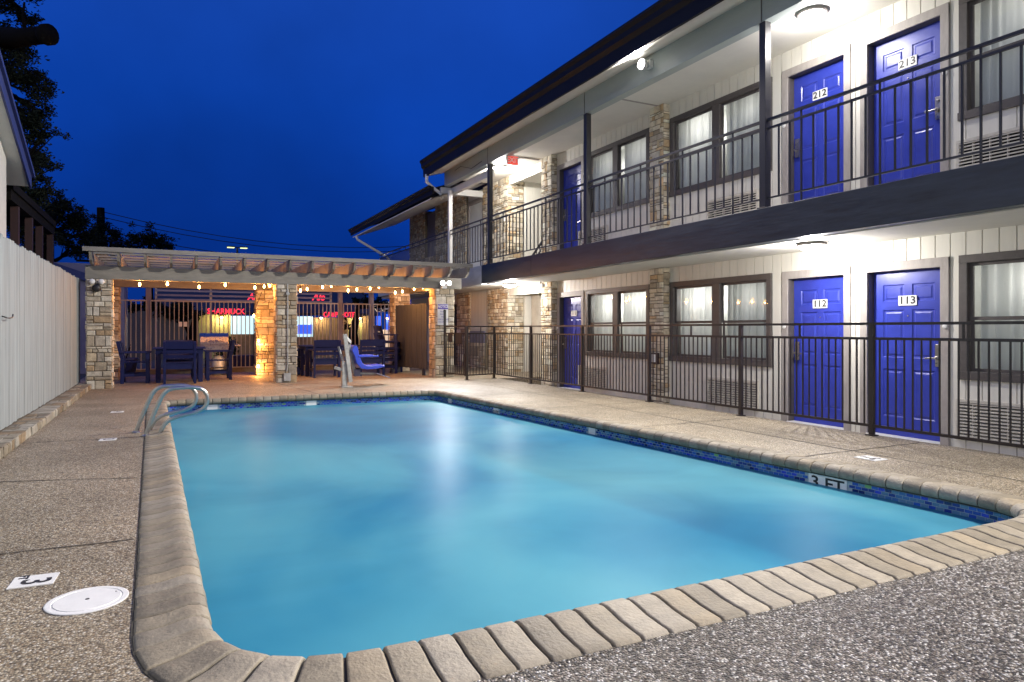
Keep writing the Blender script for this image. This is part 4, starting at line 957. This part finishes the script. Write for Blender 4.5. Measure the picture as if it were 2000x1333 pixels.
# ================================================================= TREES
def tree(name, clumps, Y, depth, trunk, label, dens=1., leaf=.11, seed=1, extra=None):
    rng = random.Random(seed); t = empty(name, (trunk[0].x,Y,0), label, 'tree', 'dark trees against the dusk sky')
    mb = MB(); br = MB(); base = trunk[0]; top = trunk[-1]
    br.tube(trunk, [.28-.2*i/(len(trunk)-1) for i in range(len(trunk))], 9)
    for (px,py,rp) in clumps:
        c = at(px,py,Y); r = rp/1333*Y*.95; c.y += rng.uniform(-.5,.5)*depth
        k = max(range(len(trunk)), key=lambda i: -abs(trunk[i].z-(c.z-r)))
        s = trunk[k]; m_ = s.lerp(c,.5)+Vector((0,0,-.15*r)); br.tube([s,m_,c+Vector((0,0,r*.3))],[.09,.05,.012],6)
        n = int(dens*4200*min(1.6,r*r/ (leaf*leaf*90)))+150
        sub = [c+Vector((rng.gauss(0,.45)*r,rng.gauss(0,.5)*r,rng.gauss(0,.42)*r)) for _ in range(14)]
        for s_ in sub[:8]: br.tube([m_,s_],[.025,.006],4)
        for i in range(n):
            s_ = rng.choice(sub); p = s_+Vector((rng.gauss(0,.19)*r,rng.gauss(0,.19)*r,rng.gauss(0,.14)*r))
            a = Vector((rng.gauss(0,1),rng.gauss(0,1),rng.gauss(0,.6))).normalized(); b = a.cross(Vector((rng.gauss(0,1),rng.gauss(0,1),rng.gauss(0,1)))).normalized()
            l = leaf*rng.uniform(.6,1.2); w = l*.42; g_ = rng.uniform(.6,1.5)
            mb.add([p-a*l/2,p+b*w/2,p+a*l/2,p-b*w/2], [(0,1,2,3)], 0, (.012*g_,.017*g_,.010*g_))
    if extra: extra(br)
    mb.build('crown','leaf',t); br.build('trunk','bark',t,smooth=True)
P = lambda px,py,Y: at(px,py,Y)
def stump(br):
    a, b = P(-30,75,17.2), P(98,68,16); br.tube([a,a.lerp(b,.5)+Vector((0,0,-.03)),b],[.26,.18,.16],14); br.tube([b-(b-a).normalized()*.22,b-(b-a).normalized()*.1,b],[.15,.205,.20],14); br.tube([P(50,66,17),P(45,30,17),P(48,5,17)],[.05,.03,.02],6)
tree('big_tree', [(10,-10,45),(45,25,26),(-10,45,50),(5,110,48),(55,120,26),(30,160,42),(60,195,30),(15,230,45),(65,245,30),(88,268,22),(40,290,42),(80,325,26),(55,345,40),(95,352,20),(15,390,48),(72,395,30)], 17, 2.2,
     [P(-25,640,17),P(-20,400,17),P(-22,150,17),P(-10,-40,17)], 'tall dark tree with a cut limb stub beside the pale house', 1.0, .085, 5, stump)
tree('spreading_tree', [(105,395,34),(140,410,24),(60,420,40),(110,440,38),(150,440,24),(30,440,34),(85,470,32),(140,475,24),(60,490,30),(170,462,18)], 25, 2.0,
     [P(88,640,25),P(90,520,25),P(95,450,25),P(110,400,25)], 'spreading dark tree behind the porch and the fence top', .9, .12, 6)
tree('bushy_tree', [(195,450,26),(220,462,22),(180,470,24),(232,478,15),(205,485,24),(160,488,20)], 38, 3,
     [P(200,640,38),P(200,520,38),P(200,450,38)], 'dark bushy tree around the utility pole', .9, .16, 7)
tree('round_tree', [(262,475,18),(290,468,22),(315,475,19),(330,485,12),(250,485,14),(300,485,22)], 46, 3,
     [P(292,640,46),P(292,540,46),P(292,470,46)], 'low round dark tree above the left end of the pergola', .9, .18, 8)
tree('street_tree', [(365,600,14),(378,620,12),(355,620,18),(345,600,13),(300,600,18),(330,610,18),(260,600,18)], 28, 2,
     [P(374,700,28),P(374,660,28),P(385,610,28)], 'dark street tree seen through the pickets left of the lit shop', .8, .13, 9)
tree('small_street_tree', [(745,590,14),(720,585,14),(700,590,12),(685,635,10),(760,600,10)], 28, 1.5,
     [P(692,700,28),P(690,650,28),P(700,600,28)], 'thin dark street tree behind the pool lift', .7, .12, 10)
def bush(px,py,rp,Y,label):
    rng = random.Random(px); t = MB(); c = at(px,py,Y); r = rp/1333*Y
    for i in range(1400):
        d = Vector((rng.gauss(0,1),rng.gauss(0,1),rng.gauss(0,1))).normalized(); p = c+d*r*rng.uniform(.55,1.05)*Vector((1,1,.8)).length/1.6
        a = Vector((rng.gauss(0,1),rng.gauss(0,1),rng.gauss(0,1))).normalized(); b = a.orthogonal().normalized(); l = .1
        t.add([p-a*l/2,p+b*l/4,p+a*l/2,p-b*l/4], [(0,1,2,3)], 0, (.015,.03,.012))
    tag(t.build('round_bush','leaf'),label,'bush')
bush(441,680,22,31,'clipped round bush before the lit shop window')

# ================================================================= SKY AND LIGHT
w = bpy.data.worlds.new('World'); sc.world = w; w.use_nodes = True
nt = w.node_tree; N = nt.nodes.new; L = nt.links.new; bg = nt.nodes['Background']
tc = N('ShaderNodeTexCoord'); sp_ = N('ShaderNodeSeparateXYZ'); L(tc.outputs['Generated'], sp_.inputs[0])
cr = N('ShaderNodeValToRGB'); e = cr.color_ramp.elements
e[0].position = 0; e[0].color = (.002,.026,.20,1); e[1].position = 1; e[1].color = (.012,.060,.36,1)
for p_,c_ in ((.12,(.0015,.028,.235)),(.30,(.003,.043,.32)),(.5,(.008,.055,.36))): x = e.new(p_); x.color = (*c_,1)
L(sp_.outputs[2], cr.inputs[0])
ns = N('ShaderNodeTexNoise'); ns.inputs['Scale'].default_value = 2.2; ns.inputs['Detail'].default_value = 5; L(tc.outputs['Generated'], ns.inputs[0])
mr = N('ShaderNodeMapRange'); mr.inputs[1].default_value = .3; mr.inputs[2].default_value = .7; mr.inputs[3].default_value = .76; mr.inputs[4].default_value = 1.30; L(ns.outputs[0], mr.inputs[0])
vm = N('ShaderNodeVectorMath'); vm.operation = 'SCALE'; L(cr.outputs[0], vm.inputs[0]); L(mr.outputs[0], vm.inputs['Scale'])
L(vm.outputs[0], bg.inputs[0]); bg.inputs[1].default_value = .93

sl2 = bpy.data.lights.new('twilight_fill','SUN'); sl2.energy = .60; sl2.angle = rad(50); sl2.color = (1,.98,.94)  # weak soft fill added as afterglow to lift the facade
so = bpy.data.objects.new('twilight_fill', sl2); COL.objects.link(so); so.location = (-20,-20,20); so.rotation_euler = Vector((.75,.50,-.42)).to_track_quat('-Z','Y').to_euler()
vs = sc.view_settings; vs.view_transform = 'Standard'; vs.look = 'None'; vs.exposure = .28; vs.gamma = 1
cy_ = sc.cycles; cy_.use_denoising = True; cy_.max_bounces = 8; cy_.transparent_max_bounces = 10; cy_.diffuse_bounces = 4
cy_.caustics_reflective = False; cy_.caustics_refractive = False; cy_.sample_clamp_indirect = 4
